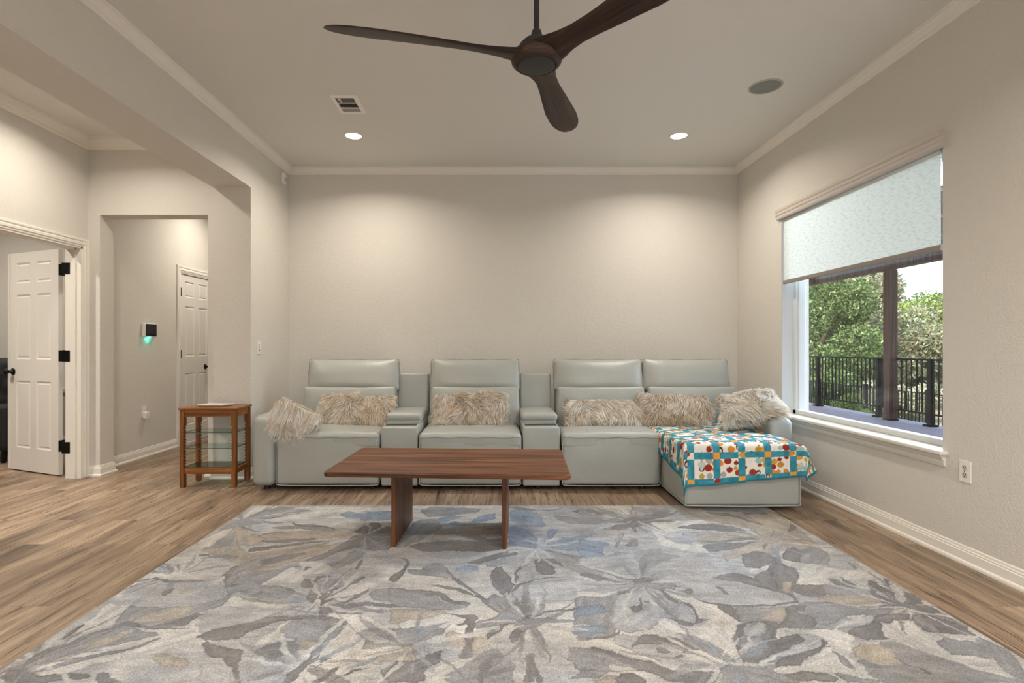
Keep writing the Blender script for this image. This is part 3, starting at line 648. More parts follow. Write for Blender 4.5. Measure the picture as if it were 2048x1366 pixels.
RUG = """
C -1706 3806 -1717 3688 -1698 3565 -1653 3565 -1624 3688 -1542 3801
C -1513 3801 -1307 3801 -1007 3782 -749 3806 -721 3665 -988 3711 -1182 3642 -1228 3533 -1302 3491 -1379 3533 -1479 3512 -1393 3642 -1268 3688
M -1658 3576 -1635 3711 -1538 3792 -1408 3797 -1428 3734 -1322 3739 -1279 3711 -1359 3665 -1473 3598 -1584 3533
K -1579 3523 -1446 3598 -1331 3665 -1394 3609 -1488 3533 -1549 3502
M -1711 3242 -1727 3411 -1679 3533 -1574 3512 -1507 3481 -1385 3481 -1408 3421 -1516 3441 -1577 3401 -1629 3372 -1672 3353 -1688 3260
B -1056 3598 -1018 3688 -928 3642 -819 3598 -941 3533
B -891 3665 -806 3699 -720 3688 -686 3512 -795 3491 -895 3512
C -1738 3122 -1714 3225 -1688 3334 -1653 3315 -1634 3190 -1643 3058 -1676 3011
M -1656 2996 -1633 3074 -1631 3173 -1603 3216 -1572 3190 -1532 3074 -1567 3026 -1619 3003
T -1659 2981 -1567 3026 -1515 3074 -1418 3058 -1363 3122 -1445 3225 -1629 3372 -1624 3297 -1533 3122 -1362 2936 -1282 2936 -1324 2879 -1351 2797 -1491 2879
M -1595 2865 -1513 2922 -1433 2907 -1399 2890 -1412 2865 -1515 2872
K -1626 2922 -1596 2929 -1566 2914 -1610 2893
K -1630 3401 -1568 3353 -1455 3287 -1518 3300 -1596 3343
M -1419 3353 -1334 3401 -1173 3411 -982 3324 -1070 3297 -1211 3334 -1336 3324
K -1369 3491 -1279 3431 -1140 3411 -976 3324 -1104 3362 -1226 3376 -1311 3427
T -1442 3216 -1377 3269 -1197 3297 -942 3297 -864 3242 -924 3190 -1091 3173 -1268 3156 -1366 3156
K -1442 3216 -1387 3264 -1284 3291 -1369 3251 -1417 3204
K -1383 3147 -1319 3131 -1207 3156 -1072 3173 -1079 3139 -1188 3106 -1307 3103 -1360 3114
K -1391 2981 -1372 3034 -1232 3066 -1061 3122 -988 3139 -1062 3090 -1219 3034 -1310 2973 -1370 2954
T -1376 2907 -1283 2966 -1158 3026 -992 3058 -878 3074 -1009 2936 -1135 2824 -1274 2771 -1314 2720
M -1351 2797 -1274 2893 -1146 2996 -1014 3090 -967 3131 -1016 3042 -1129 2951 -1222 2824 -1279 2758
K -1371 2647 -1355 2771 -1277 2824 -1213 2879 -1123 2936 -1038 2936 -1113 2837 -1210 2771 -1289 2745 -1299 2647 -1284 2555 -1337 2600
T -1291 2695 -1236 2758 -1135 2824 -1073 2893 -888 3066 -999 2907 -1052 2837 -1135 2771 -1214 2707
M -1256 2491 -1280 2671 -1198 2720 -1103 2745 -1033 2771 -1068 2659 -1120 2589 -1165 2533 -1228 2501
K -1016 2844 -953 2936 -883 3090 -854 3207 -755 3315 -663 3372 -588 3011 -679 2981 -802 3011 -891 2922 -948 2837
K -878 3297 -838 3391 -788 3461 -711 3411 -755 3315 -831 3260
M -894 2771 -842 2851 -794 2981 -714 2936 -756 2797 -811 2745
K -735 2720 -725 2824 -722 2879 -703 2824 -710 2745
C -1047 2824 -975 2837 -902 2797 -830 2720 -892 2671 -1012 2647 -1049 2612 -1007 2745
K -988 2720 -995 2771 -959 2758 -975 2714
C -1140 2544 -1089 2659 -1055 2758 -989 2695 -944 2600 -1001 2577 -1060 2589
K -943 2577 -948 2612 -918 2612 -892 2566 -865 2544 -868 2512 -897 2512 -925 2533
K -886 2577 -882 2641 -837 2659 -797 2644 -841 2641 -864 2600 -855 2544
M -861 2533 -854 2600 -812 2629 -756 2612 -736 2577 -739 2501 -753 2470 -741 2491 -693 2600 -654 2647 -638 2635 -678 2544 -725 2439 -749 2395 -860 2395 -875 2449 -865 2501
K -779 2491 -724 2533 -693 2600 -654 2649 -639 2637 -679 2550 -722 2444
K -712 2395 -658 2470 -621 2533 -602 2528 -598 2480 -632 2409 -658 2385
M -1188 2449 -1170 2522 -1103 2550 -1018 2533 -945 2470 -953 2419 -1011 2399 -1115 2424
K -1032 2544 -984 2522 -924 2465 -949 2480 -1000 2512
K -1256 2491 -1259 2555 -1190 2544 -1103 2550 -1174 2512 -1225 2485
M -1725 2390 -1618 2341 -1469 2329 -1335 2353 -1272 2403 -1238 2455 -1316 2596 -1344 2805 -1275 2877 -1206 2721 -1288 2688 -1248 2538 -1151 2596 -1065 2403 -1151 2468 -1220 2468 -1210 2341 -1272 2293 -1285 2214 -1315 2172 -1445 2162 -1567 2172 -1596 2259 -1622 2329
L -1734 2455 -1713 2611 -1581 2611 -1375 2596 -1273 2523 -1248 2403 -1342 2365 -1484 2353 -1623 2365
C -1375 2596 -1352 2641 -1314 2566 -1321 2530
K -1554 2455 -1555 2496 -1523 2516 -1513 2489 -1530 2435
K -1723 2626 -1614 2611 -1506 2596 -1401 2596 -1491 2569 -1632 2588
C -1719 2365 -1618 2341 -1604 2270 -1577 2193 -1621 2141 -1681 2082 -1705 2151 -1701 2248
K -1695 2072 -1710 2131 -1702 2182 -1691 2182 -1673 2111 -1684 2072
T -1540 2204 -1518 2270 -1466 2287 -1443 2270 -1410 2329 -1332 2347 -1328 2270 -1369 2214 -1439 2193
K -1567 2172 -1531 2214 -1425 2172 -1341 2214 -1288 2270 -1253 2259 -1272 2193 -1333 2156 -1221 2151 -1354 2146 -1447 2156
M -1694 1906 -1693 1973 -1658 2054 -1613 2131 -1538 2177 -1483 2162 -1331 2111 -1386 2072 -1483 2026 -1586 1964 -1643 1915
K -1701 1898 -1708 1990 -1658 2054 -1603 2131 -1538 2177 -1588 2111 -1633 2035 -1668 1990 -1674 1923
T -1619 1915 -1593 1973 -1551 2008 -1555 2054 -1524 2082 -1466 2151 -1471 2082 -1520 2008 -1573 1947
C -1656 1875 -1573 1947 -1476 2017 -1386 2072 -1331 2111 -1466 2151 -1350 2141 -1196 2136 -1191 2054 -1275 1982 -1376 1947 -1449 1915 -1502 1859 -1583 1844
M -1639 1871 -1559 1931 -1475 1982 -1393 2008 -1319 2092 -1305 2082 -1349 2017 -1400 1982 -1493 1939 -1568 1883
K -1737 1859 -1725 1898 -1684 1906 -1589 1852 -1502 1859 -1424 1856 -1403 1829 -1468 1818 -1547 1803 -1684 1803
K -1397 1852 -1382 1863 -1330 1837 -1263 1807 -1347 1803
K -1182 2101 -1153 2136 -1084 2172 -980 2209 -958 2162 -989 2121 -1019 2072 -1116 2068
T -1278 1956 -1250 1982 -1135 1939 -1106 1906 -1173 1898 -1242 1931
C -1215 2410 -1179 2460 -1071 2390 -957 2381 -907 2325 -1006 2325 -1123 2362 -1196 2371
L -1264 2271 -1209 2334 -1069 2325 -882 2306 -765 2288 -778 2262 -906 2254 -974 2211 -1082 2171 -1182 2124
K -1165 2094 -1133 2147 -1031 2195 -975 2232 -923 2254 -820 2258 -734 2262 -682 2237 -621 2203 -616 2171 -650 2187 -726 2237 -852 2228 -924 2195 -987 2147 -1011 2094 -1091 2068 -1145 2072
C -895 2124 -892 2179 -847 2216 -864 2171 -873 2132 -818 2086 -782 2086 -866 2057 -914 2022 -917 2065
M -875 2132 -870 2187 -832 2232 -727 2241 -648 2195 -615 2139 -624 2086 -667 2057 -659 2008 -699 2022 -763 2057 -809 2094
T -763 2057 -718 2075 -665 2050 -698 2008 -737 2008
K -897 1975 -888 2015 -849 2054 -783 2068 -737 2008 -760 1968 -808 1955 -860 1952
K -718 1803 -725 1857 -699 1905 -694 1975 -691 2022 -665 2036 -655 1995 -653 1942 -670 1887 -692 1828 -704 1803
K -638 1911 -638 1955 -596 1952 -617 1936 -631 1899 -648 1863
K -635 1806 -601 1851 -565 1899 -568 1863 -605 1811
K -565 1806 -529 1851 -501 1881 -452 1890 -496 1863 -535 1823
K -1125 2065 -1047 2022 -993 2015 -953 1988 -923 1911 -864 1803 -886 1811 -937 1887 -1017 1949 -1088 1981
L -1060 1905 -993 1917 -935 1875 -885 1803 -1004 1803
K -900 2329 -844 2325 -816 2348 -849 2338
C -812 2376 -813 2405 -786 2410 -775 2381 -792 2369
K -777 2325 -720 2315 -700 2280 -716 2262 -746 2271
K -795 2450 -760 2460 -754 2381 -766 2334 -777 2352
K -880 2450 -751 2460 -745 2381 -765 2371 -788 2415 -814 2410 -820 2371 -853 2400
K -743 2348 -700 2371 -650 2440 -606 2534 -591 2470 -639 2400 -686 2338
C -742 2400 -718 2481 -681 2556 -584 2567 -613 2481 -683 2390
K -691 2338 -632 2371 -588 2381 -492 2362 -348 2357 -439 2325 -562 2348 -646 2325
K -707 2288 -652 2281 -563 2280 -577 2267 -680 2271
C -696 2254 -631 2271 -537 2245 -498 2187 -351 2187 -451 2163 -547 2147 -550 2065 -562 1968 -634 1955 -661 2036 -618 2079 -611 2139 -621 2203
M -556 2116 -514 2147 -450 2159 -329 2155 -311 2036 -382 2022 -457 2008 -510 2002 -508 2057
M -586 2450 -560 2502 -496 2523 -398 2481 -348 2371 -473 2381 -546 2400
T -495 1942 -451 1981 -380 2008 -311 2036 -285 1917 -362 1917 -421 1930
K -412 1875 -367 1905 -341 1923 -285 1917 -263 1803 -342 1811 -390 1840
C -585 3806 -386 3806 64 3819 57 3451 -151 3491 -281 3431 -399 3533 -492 3512 -533 3471
M -524 3688 -458 3794 -237 3782 -90 3734 -145 3665 -295 3598 -430 3565 -479 3620
B -384 3523 -323 3598 -224 3576 -286 3491 -338 3471
B -164 3471 -86 3598 4 3631 -9 3512 -83 3471
K -300 3421 -259 3481 -216 3441 -109 3451 57 3441 -82 3411 -253 3401
M -551 3297 -526 3471 -440 3533 -383 3512 -331 3391 -381 3260 -449 3122 -538 3011 -564 3090
K -485 3042 -433 3090 -347 3122 -197 3139 -75 3122 52 3122 50 2996 -71 2966 -244 2973 -415 2966
K -207 3207 -108 3216 -45 3156 53 3173 51 3074 -38 3074 -106 3139
T -372 3297 -210 3353 56 3391 54 3225 -102 3216 -213 3207 -361 3139
B 98 3711 201 3758 295 3665 318 3451 298 3372 181 3391 105 3491
B 88 3353 147 3372 225 3260 253 3139 239 3122 169 3156 85 3242
B 84 3207 169 3156 241 3074 219 3011 151 3042 81 3074
B 337 3315 384 3334 399 3297 356 3190 313 3139
B 295 3074 415 3173 547 3225 654 3260 538 3173 404 3090
B 290 3026 432 3074 629 3139 589 2936 474 2966 334 2996
K 85 3794 188 3794 306 3711 199 3722 128 3758
K 329 3734 386 3722 494 3777 430 3729 369 3699
K 532 3688 635 3746 716 3676 709 3609 638 3598 582 3642
L 573 3676 643 3711 683 3653 635 3624
M 401 3598 535 3565 708 3533 686 3421 515 3431 423 3491
K -163 2817 -96 2865 -14 2922 72 2951 129 2943 99 2900 14 2865 -67 2797 -94 2791
L -56 2771 -35 2824 70 2879 115 2879 41 2797 -23 2758
B -202 2720 -163 2771 -93 2771 -91 2707 -137 2683
K 211 2824 234 2907 263 2851 311 2745 299 2683 245 2665 212 2695
K 280 2865 319 2865 362 2771 312 2797
M 305 2936 410 2922 572 2851 531 2647 427 2671 373 2771 340 2851
K 98 2647 108 2720 137 2771 175 2777 141 2745 118 2695 108 2577 100 2577
L 114 2600 129 2707 163 2758 189 2745 197 2635 153 2589
K -18 2695 -2 2758 35 2764 55 2695 88 2577 102 2561 76 2522 45 2439 -2 2501 -22 2589
L 116 2544 189 2600 274 2641 397 2647 521 2600 480 2395 49 2395 75 2491
K 50 2439 76 2512 107 2561 190 2606 274 2644 345 2641 273 2629 188 2589 116 2533 75 2480 54 2409
M -381 2720 -363 2784 -312 2808 -265 2771 -219 2671 -235 2623 -320 2647 -436 2671 -446 2732
K -266 2784 -209 2671 -130 2544 -58 2439 -2 2395 -57 2395 -128 2512 -204 2612
K -515 2879 -466 2851 -443 2797 -455 2720 -481 2577 -513 2589 -524 2647 -492 2695 -466 2758 -472 2824
K -313 2555 -228 2544 -147 2501 -58 2409 -155 2470 -256 2522
K -500 2522 -399 2501 -261 2480 -178 2395 -294 2439 -395 2480 -487 2459
K -299 2475 -260 2470 -178 2395 -121 2362 -128 2338 -194 2362 -265 2430
M -496 2502 -408 2496 -305 2450 -213 2371 -119 2334 -207 2306 -326 2325 -468 2362
T -407 2325 -280 2315 -205 2280 -270 2237 -392 2195 -435 2195 -457 2306
C -434 2191 -328 2191 -305 2179 -352 2155 -427 2155
C -221 2262 -132 2237 -162 2187 -209 2147 -258 2139 -230 2187 -173 2211 -267 2211
K -221 2271 -142 2271 -85 2271 -62 2237 -78 2203 -83 2109 -80 2036 -85 1968 -122 1949 -120 2036 -113 2124 -120 2187 -162 2175 -123 2237
M -427 2155 -344 2155 -264 2187 -173 2211 -229 2179 -201 2147 -214 2109 -289 2065 -401 2022
K -62 2410 -11 2400 -2 2343 16 2280 7 2271 -29 2343
M -11 2460 49 2410 104 2381 217 2352 175 2280 119 2237 74 2187 11 2155 -34 2079 -42 2094 -10 2163 -73 2155 -78 2203 -10 2245 11 2280 -29 2362
K 119 2228 142 2254 210 2280 174 2271 239 2306 349 2325 487 2371 346 2306 236 2280 163 2245
M 119 2237 249 2237 335 2228 457 2203 452 2139 363 2139 331 2203 202 2195 157 2163 113 2124 73 2155
K -42 2072 -34 2109 7 2139 32 2179 87 2195 32 2155 7 2116 -26 2075
K 51 2094 73 2132 114 2139 90 2065 66 2057
C 166 2163 241 2163 317 2109 425 2072 414 2036 330 2065 274 2094 214 2139
K 337 2083 442 2094 436 2075 352 2075
T -191 2132 -125 2124 -112 2036 -167 2036 -195 2079
T -83 2094 -26 2065 -13 2036 -48 1995 -78 1981
K 121 1981 144 1981 146 1905 150 1869 167 1811 145 1803 141 1845 138 1803 100 1803 108 1881
M -174 1863 -121 1923 -62 1968 -13 2015 14 2002 47 1942 69 1905 62 1834 79 1811 -8 1803 -134 1803 -164 1823
C -246 1857 -193 1905 -122 1942 -74 1962 -140 1887 -173 1845 -152 1851 -191 1817 -226 1817
K -62 1845 -46 1917 -9 1962 -16 1881 -34 1851 -43 1803 -57 1803
K -377 1905 -345 1930 -290 1936 -204 2008 -196 1930 -242 1887 -240 1817 -322 1803 -359 1811
M 240 1981 290 1930 400 1893 375 1845 309 1823 252 1823 300 1875 267 1930
M 716 3744 799 3704 868 3551 915 3551 1078 3678 1225 3731 1183 3652 1048 3576 1073 3503 1189 3480 1166 3456 1043 3456 1023 3388 924 3411 812 3323 678 3312 723 3388 829 3456 687 3433 551 3433 566 3527 717 3503 789 3551
C 858 3785 979 3799 904 3601 868 3652
L 925 3652 980 3772 1159 3785 1102 3652 991 3601
K 956 3527 1087 3601 1220 3665 1287 3717 1223 3626 1119 3551 996 3503
K 862 3527 937 3576 996 3503 1052 3433 993 3388 921 3400 869 3260 852 3366 783 3323 729 3345 829 3456
K 961 3433 1054 3345 1122 3285 1044 3312 975 3377
K 1060 3484 1135 3503 1187 3475 1149 3452 1059 3456
M 596 3717 650 3744 722 3691 753 3639 710 3588 641 3601 586 3652
B 507 3161 558 3132 639 3122 661 3067 595 3040 489 3049
B 480 2996 554 2961 599 2928 567 2895 467 2911
K 756 3067 814 3161 849 3161 827 3067 782 3034
M 712 3141 768 3260 792 3240 722 3067 694 3031
M 961 3230 1015 3220 1054 3085 1025 3040 969 3031 977 3122
L 462 2879 592 2895 767 2979 772 2895 763 2771 751 2685 649 2657 543 2713 444 2771
L 923 2928 1130 2961 1188 2895 1241 2771 1233 2713 1172 2685 1048 2671 896 2657 755 2657 836 2771
M 618 2895 683 2953 750 2961 686 2911
M 763 2911 825 2996 950 3013 941 2945 1015 2895 888 2816 763 2685 753 2713
K 431 2685 514 2657 610 2590 676 2578 612 2552 530 2590 426 2657
K 531 2713 582 2671 659 2604 751 2643 835 2578 844 2503 785 2455 756 2503 678 2503 676 2578 616 2617
M 421 2552 502 2565 567 2552 484 2527
L 708 2491 763 2491 776 2395 554 2395 576 2467 651 2527
L 838 2552 1017 2590 1137 2604 1250 2540 1358 2432 1369 2395 797 2395
K 1079 2630 1202 2685 1271 2643 1306 2540 1371 2455 1374 2395 1348 2395 1287 2503 1205 2565 1131 2590
K 890 2491 920 2515 934 2491 901 2461
K 1048 2527 1076 2527 1083 2461 1064 2449
C 1189 3480 1336 3503 1471 3456 1572 3345 1608 3312 1397 3281 1194 3323 1015 3220 1068 3085 1211 3067 1228 2961 1126 2953 1050 2996 966 3067 1006 3433
T 1327 3785 1856 3772 1944 3626 1917 3366 1872 3031 1733 2816 1591 2816 1645 3067 1597 3161 1561 3260 1620 3323 1462 3433 1346 3527 1280 3652
K 1405 3772 1611 3785 1849 3758 1877 3652 1841 3433 1867 3601 1704 3626 1712 3678 1530 3691
K 1463 3665 1595 3652 1669 3551 1737 3393 1680 3445 1601 3576 1506 3613
K 1158 3366 1310 3433 1457 3422 1567 3334 1595 3302 1474 3291 1559 3256 1433 3281 1268 3323
T 1236 3240 1532 3260 1670 3180 1625 3031 1538 2928 1368 2911 1237 2832 1266 2928 1411 3031 1275 2996 1204 3085
K 1196 3031 1266 3085 1390 3104 1603 3132 1484 3085 1341 2996 1248 2961 1192 2970
K 1198 3141 1299 3132 1490 3170 1555 3161 1351 3094 1239 3104
K 1146 3250 1168 3240 1153 3210
K 1324 2832 1376 2928 1465 2979 1520 2895 1465 2801 1393 2756 1307 2756
C 1306 2727 1425 2771 1495 2847 1477 2801 1371 2713 1302 2671
K 1296 2657 1410 2742 1518 2879 1523 2816 1527 2756 1553 2727 1517 2643 1453 2552 1373 2479 1314 2503 1278 2552
T 1391 2552 1443 2565 1389 2479 1364 2503
K 1563 2879 1656 3013 1712 3031 1699 2961 1625 2832 1573 2839
M 1690 2945 1784 2961 1792 2911 1717 2801 1627 2824
C 1548 2911 1712 3067 1605 2945 1554 2863 1626 2801 1724 2771 1578 2565 1466 2565 1525 2657 1555 2742 1523 2771
K 1402 2491 1453 2552 1565 2552 1527 2455 1444 2432 1399 2467
K 1810 3281 1917 3433 1917 3366 1832 3281
M 672 2567 859 2567 857 2499 889 2477 915 2521 932 2499 786 2499 681 2488 615 2466
C 396 2499 495 2466 570 2488 560 2466 462 2423 380 2434
K 575 2466 570 2488 644 2499 603 2455 565 2445
M 369 2423 462 2423 563 2455 544 2353 482 2139 483 2107 396 2076 321 2083
B 374 2333 473 2353 489 2295 433 2268 339 2258
B 335 2172 438 2180 456 2139 391 2115 313 2115
K 347 2087 420 2091 478 2122 495 2139 481 2099 417 2076
L 563 2434 684 2499 775 2499 797 2383 837 2373 851 2268 840 2214 792 2206 735 2223 693 2232 629 2139 490 2139 504 2258
K 589 2324 633 2363 672 2434 649 2353 612 2286 596 2295
K 675 2393 720 2383 669 2373
K 781 2499 798 2445 820 2393 807 2368 778 2413
K 831 2383 861 2373 871 2295 865 2232 894 2227 842 2197 806 2172 772 2188 730 2236 763 2227 828 2206 854 2241 859 2314
C 795 2466 842 2455 896 2413 988 2353 1007 2268 1020 2197 964 2131 911 2023 901 1940 868 1953 826 2046 765 2107 725 2115 809 2155 897 2223 868 2241 873 2353
C 638 2155 696 2214 730 2236 774 2180 804 2167 883 2188 893 2107 725 2115 708 2091 762 2009 850 1914 800 1933 735 2023 691 2091 660 2099
L 799 2477 991 2455 1216 2510 1339 2455 1354 2393 1241 2363 1088 2343 1001 2363 901 2413
K 891 2413 980 2368 1090 2348 1241 2363 1351 2388 1345 2466 1273 2521 1192 2567 1223 2567 1324 2521 1369 2403 1332 2363 1233 2348 1084 2333 973 2353
K 1043 2521 1084 2521 1081 2450 1061 2455
K 888 2488 916 2510 931 2488 894 2464
K 983 2353 1043 2348 1049 2258 1020 2206 998 2268 981 2314
M 1055 2333 1178 2333 1278 2343 1250 2258 1176 2197 1029 2197 1041 2241
T 1122 2223 1182 2286 1250 2343 1285 2338 1250 2258 1199 2214 1140 2206
K 908 2016 964 2131 1016 2188 1114 2206 1176 2197 1185 2172 1115 2091 1217 2115 1177 2046 1092 2002 983 1947 912 1882 901 1940
L 1006 2139 1043 2188 1109 2197 1119 2172 1060 2099 997 2091
L 954 2002 985 2023 995 2002 963 1970
M 938 2046 992 2099 1060 2083 1027 2002 963 1947 931 1953 920 1981
C 1115 2091 1175 2155 1240 2155 1226 2131 1166 2107
C 950 1920 1030 1960 1169 2031 1148 1995 1077 1974 982 1914
M 728 2122 786 2107 843 2038 869 1940 892 1920 966 1914 1140 1981 1038 1803 764 1803 752 1863 850 1914 808 1953 770 2009 734 2068
K 519 2031 562 2083 621 2111 691 2091 745 2053 766 2009 735 2002 696 1960 655 1933 612 1947 644 1947 703 1981 716 2016 662 2053 589 2031 558 2038 528 2016
K 605 2016 636 2023 657 1988 629 1974 603 1995
C 293 2060 392 2053 465 2046 516 2002 582 1927 649 1894 779 1882 771 1872 681 1875 609 1888 561 1933 477 1974 405 2016 292 2023
L 481 2115 575 2099 523 2031 524 2002 612 1947 686 1933 762 1988 801 1907 782 1882 649 1894 584 1933 514 1995 467 2038
K 366 2023 440 1988 502 1947 578 1914 626 1882 696 1866 790 1863 764 1803 618 1803 558 1845 494 1888 425 1920 377 1974
M 282 2016 382 2002 467 1933 515 1882 442 1863 279 1882
C 412 1914 515 1882 459 1869 411 1875
T 340 1821 402 1851 422 1839 410 1803 344 1803
K 422 1839 495 1863 508 1803 410 1803
C 989 1875 1090 1894 1076 1869 1031 1863
M 1567 2889 1675 3027 1716 2991 1818 3027 1856 2956 1782 2809 1719 2779 1623 2817 1566 2841
K 1558 2873 1663 3018 1723 2991 1624 2825 1566 2841
C 1506 2825 1605 2809 1737 2749 1866 2719 1925 2825 1927 3027 1928 2906 1936 2648 1857 2517 1836 2608 1767 2517 1707 2505 1722 2594 1645 2621 1604 2555 1460 2555 1513 2648 1552 2749
K 1473 2809 1527 2771 1558 2749 1527 2662 1443 2555 1383 2468 1312 2480
T 1400 2581 1444 2568 1377 2468 1345 2480
K 1429 2530 1510 2562 1565 2549 1542 2456 1458 2427 1404 2456
M 1569 2555 1633 2530 1682 2468 1647 2433 1571 2433 1542 2456
T 1472 2433 1644 2445 1718 2456 1724 2365 1684 2333 1583 2354 1498 2387
K 1641 2614 1687 2594 1687 2542 1730 2505 1689 2511 1650 2555
K 1722 2648 1730 2581 1724 2530 1704 2568
K 1872 2841 1879 2794 1871 2726 1856 2741
K 1764 2505 1827 2594 1852 2581 1854 2505 1860 2468 1926 2635 1930 2608 1886 2517 1864 2445 1925 2480 1935 2410 1899 2365 1932 2290 1850 2290 1787 2343 1689 2333 1729 2365 1741 2456
C 1929 2568 1919 2480 1865 2439 1878 2493
C 1664 2290 1718 2322 1806 2327 1821 2280 1747 2290
M 1353 2376 1491 2376 1614 2322 1744 2322 1640 2250 1578 2270 1493 2250 1415 2192 1326 2192 1351 2250 1324 2290
C 1477 2211 1493 2250 1568 2270 1615 2230 1530 2201 1401 2155 1372 2155
K 1286 2333 1372 2354 1336 2301 1303 2280 1351 2250 1326 2192 1302 2159 1365 2159 1301 2150 1207 2155 1149 2155 1179 2192 1240 2250
K 1614 2250 1687 2280 1782 2270 1884 2270 1934 2211 1904 2101 1846 2110 1742 2128 1725 2192 1741 2230 1629 2201 1599 2201 1552 2110 1592 2088 1517 2075 1446 2080 1408 2114 1475 2164 1586 2211
C 1584 2173 1657 2206 1716 2211 1748 2220 1718 2182 1718 2128 1730 2084 1688 2034 1691 1963 1743 1890 1719 1873 1654 1941 1597 2034 1549 2093 1554 2119
M 1713 2059 1769 2075 1866 2059 1845 1986 1811 1941 1744 1963 1698 1971 1698 2002
M 1523 2059 1590 2026 1636 1971 1679 1919 1720 1869 1813 1816 1800 1803 1334 1803 1324 1904 1323 1941 1468 1948 1458 1912 1482 2034
T 1356 2002 1425 2050 1484 2042 1474 1956 1458 1912 1389 1912 1338 1963
K 1468 1948 1498 1908 1521 1883 1522 1849 1507 1856 1505 1890 1475 1912
C 1149 2155 1245 2137 1372 2155 1410 2110 1377 2034 1307 1956 1303 1912 1255 1904 1276 2018 1304 2034 1268 2042 1295 2093 1267 2110 1191 2110 1102 2075
K 1089 2059 1191 2110 1265 2106 1187 2101 1223 2075 1162 2034 1068 1994
C 1055 1979 1185 2034 1256 2075 1275 2084 1189 2010 1113 1986 1030 1948
K 1015 1912 1078 1956 1162 1994 1226 2018 1280 2084 1286 2067 1263 2034 1305 2042 1258 2026 1220 1994 1148 1941 1054 1897 1012 1890
C 992 1883 1144 1933 1225 1994 1276 2018 1259 1897 1299 1869 1248 1856 1192 1873 1108 1873 1040 1856 980 1869
M 1270 2002 1282 1986 1290 1904 1259 1897 1258 1956
K 998 1856 1073 1869 1163 1866 1185 1836 1156 1816 1075 1816 1025 1829
M 1192 1873 1244 1849 1324 1816 1326 1803 1197 1803
M 1904 2101 1931 2002 1894 1897 1813 1816 1796 1883 1856 2018
"""
nx, ny = 840, 620
gx = np.linspace(RX0, RX1, nx); gy = np.linspace(RY0, RY1, ny); X, Y = np.meshgrid(gx, gy, indexing='ij')
wx = X + (vnoise(X, Y, 22, 1) - .5) * .020 + (vnoise(X, Y, 70, 2) - .5) * .008
wy = Y + (vnoise(X, Y, 22, 3) - .5) * .020 + (vnoise(X, Y, 70, 4) - .5) * .008
ANG = np.zeros((nx, ny)); EDG = np.zeros((nx, ny), bool)
col = np.zeros((nx, ny, 3)); col[:] = DYE['L']
k_ = np.clip((vnoise(X, Y, 2.3, 5) * .6 + vnoise(X, Y, 6, 6) * .4 - .5) * 6, 0, 1)[..., None]
col = col * (1 - k_) + np.array(DYE['C']) * k_
# near strip that the photo does not reach: loose petals
rs = random.Random(4)
for i in range(26):
    cx, cy = rs.uniform(RX0, RX1), rs.uniform(RY0, 1.78); a = rs.uniform(0, 6.3); L = rs.uniform(.15, .42); W = L * rs.uniform(.15, .3)
    poly = []
    for j in range(10):
        t_ = 2 * math.pi * j / 10; u, v = L * .5 * math.cos(t_), W * math.sin(t_) * (1 + .3 * math.cos(t_))
        poly.append((cx + u * math.cos(a) - v * math.sin(a), cy + u * math.sin(a) + v * math.cos(a)))
    msk = inside(wx, wy, poly); col[msk] = DYE[rs.choice('KMMCTL')]
for ln in RUG.strip().splitlines():
    p = ln.split(); q = [int(s_) / 1000 for s_ in p[1:]]; poly = smooth_poly(list(zip(q[::2], q[1::2])))
    A = np.array(poly); bb = (A[:, 0].min() - .03, A[:, 0].max() + .03, A[:, 1].min() - .03, A[:, 1].max() + .03)
    i0, i1 = np.searchsorted(gx, bb[:2]); j0, j1 = np.searchsorted(gy, bb[2:])
    if i1 <= i0 or j1 <= j0: continue
    msk = inside(wx[i0:i1, j0:j1], wy[i0:i1, j0:j1], poly)
    col[i0:i1, j0:j1][msk] = DYE[p[0]]
    ev, evec = np.linalg.eigh(np.cov((A - A.mean(0)).T)); ANG[i0:i1, j0:j1][msk] = math.atan2(evec[1, 1], evec[0, 1])
    er = msk.copy(); er[2:-2, 2:-2] &= msk[4:, 2:-2] & msk[:-4, 2:-2] & msk[2:-2, 4:] & msk[2:-2, :-4]; EDG[i0:i1, j0:j1][msk] = (msk & ~er)[msk]
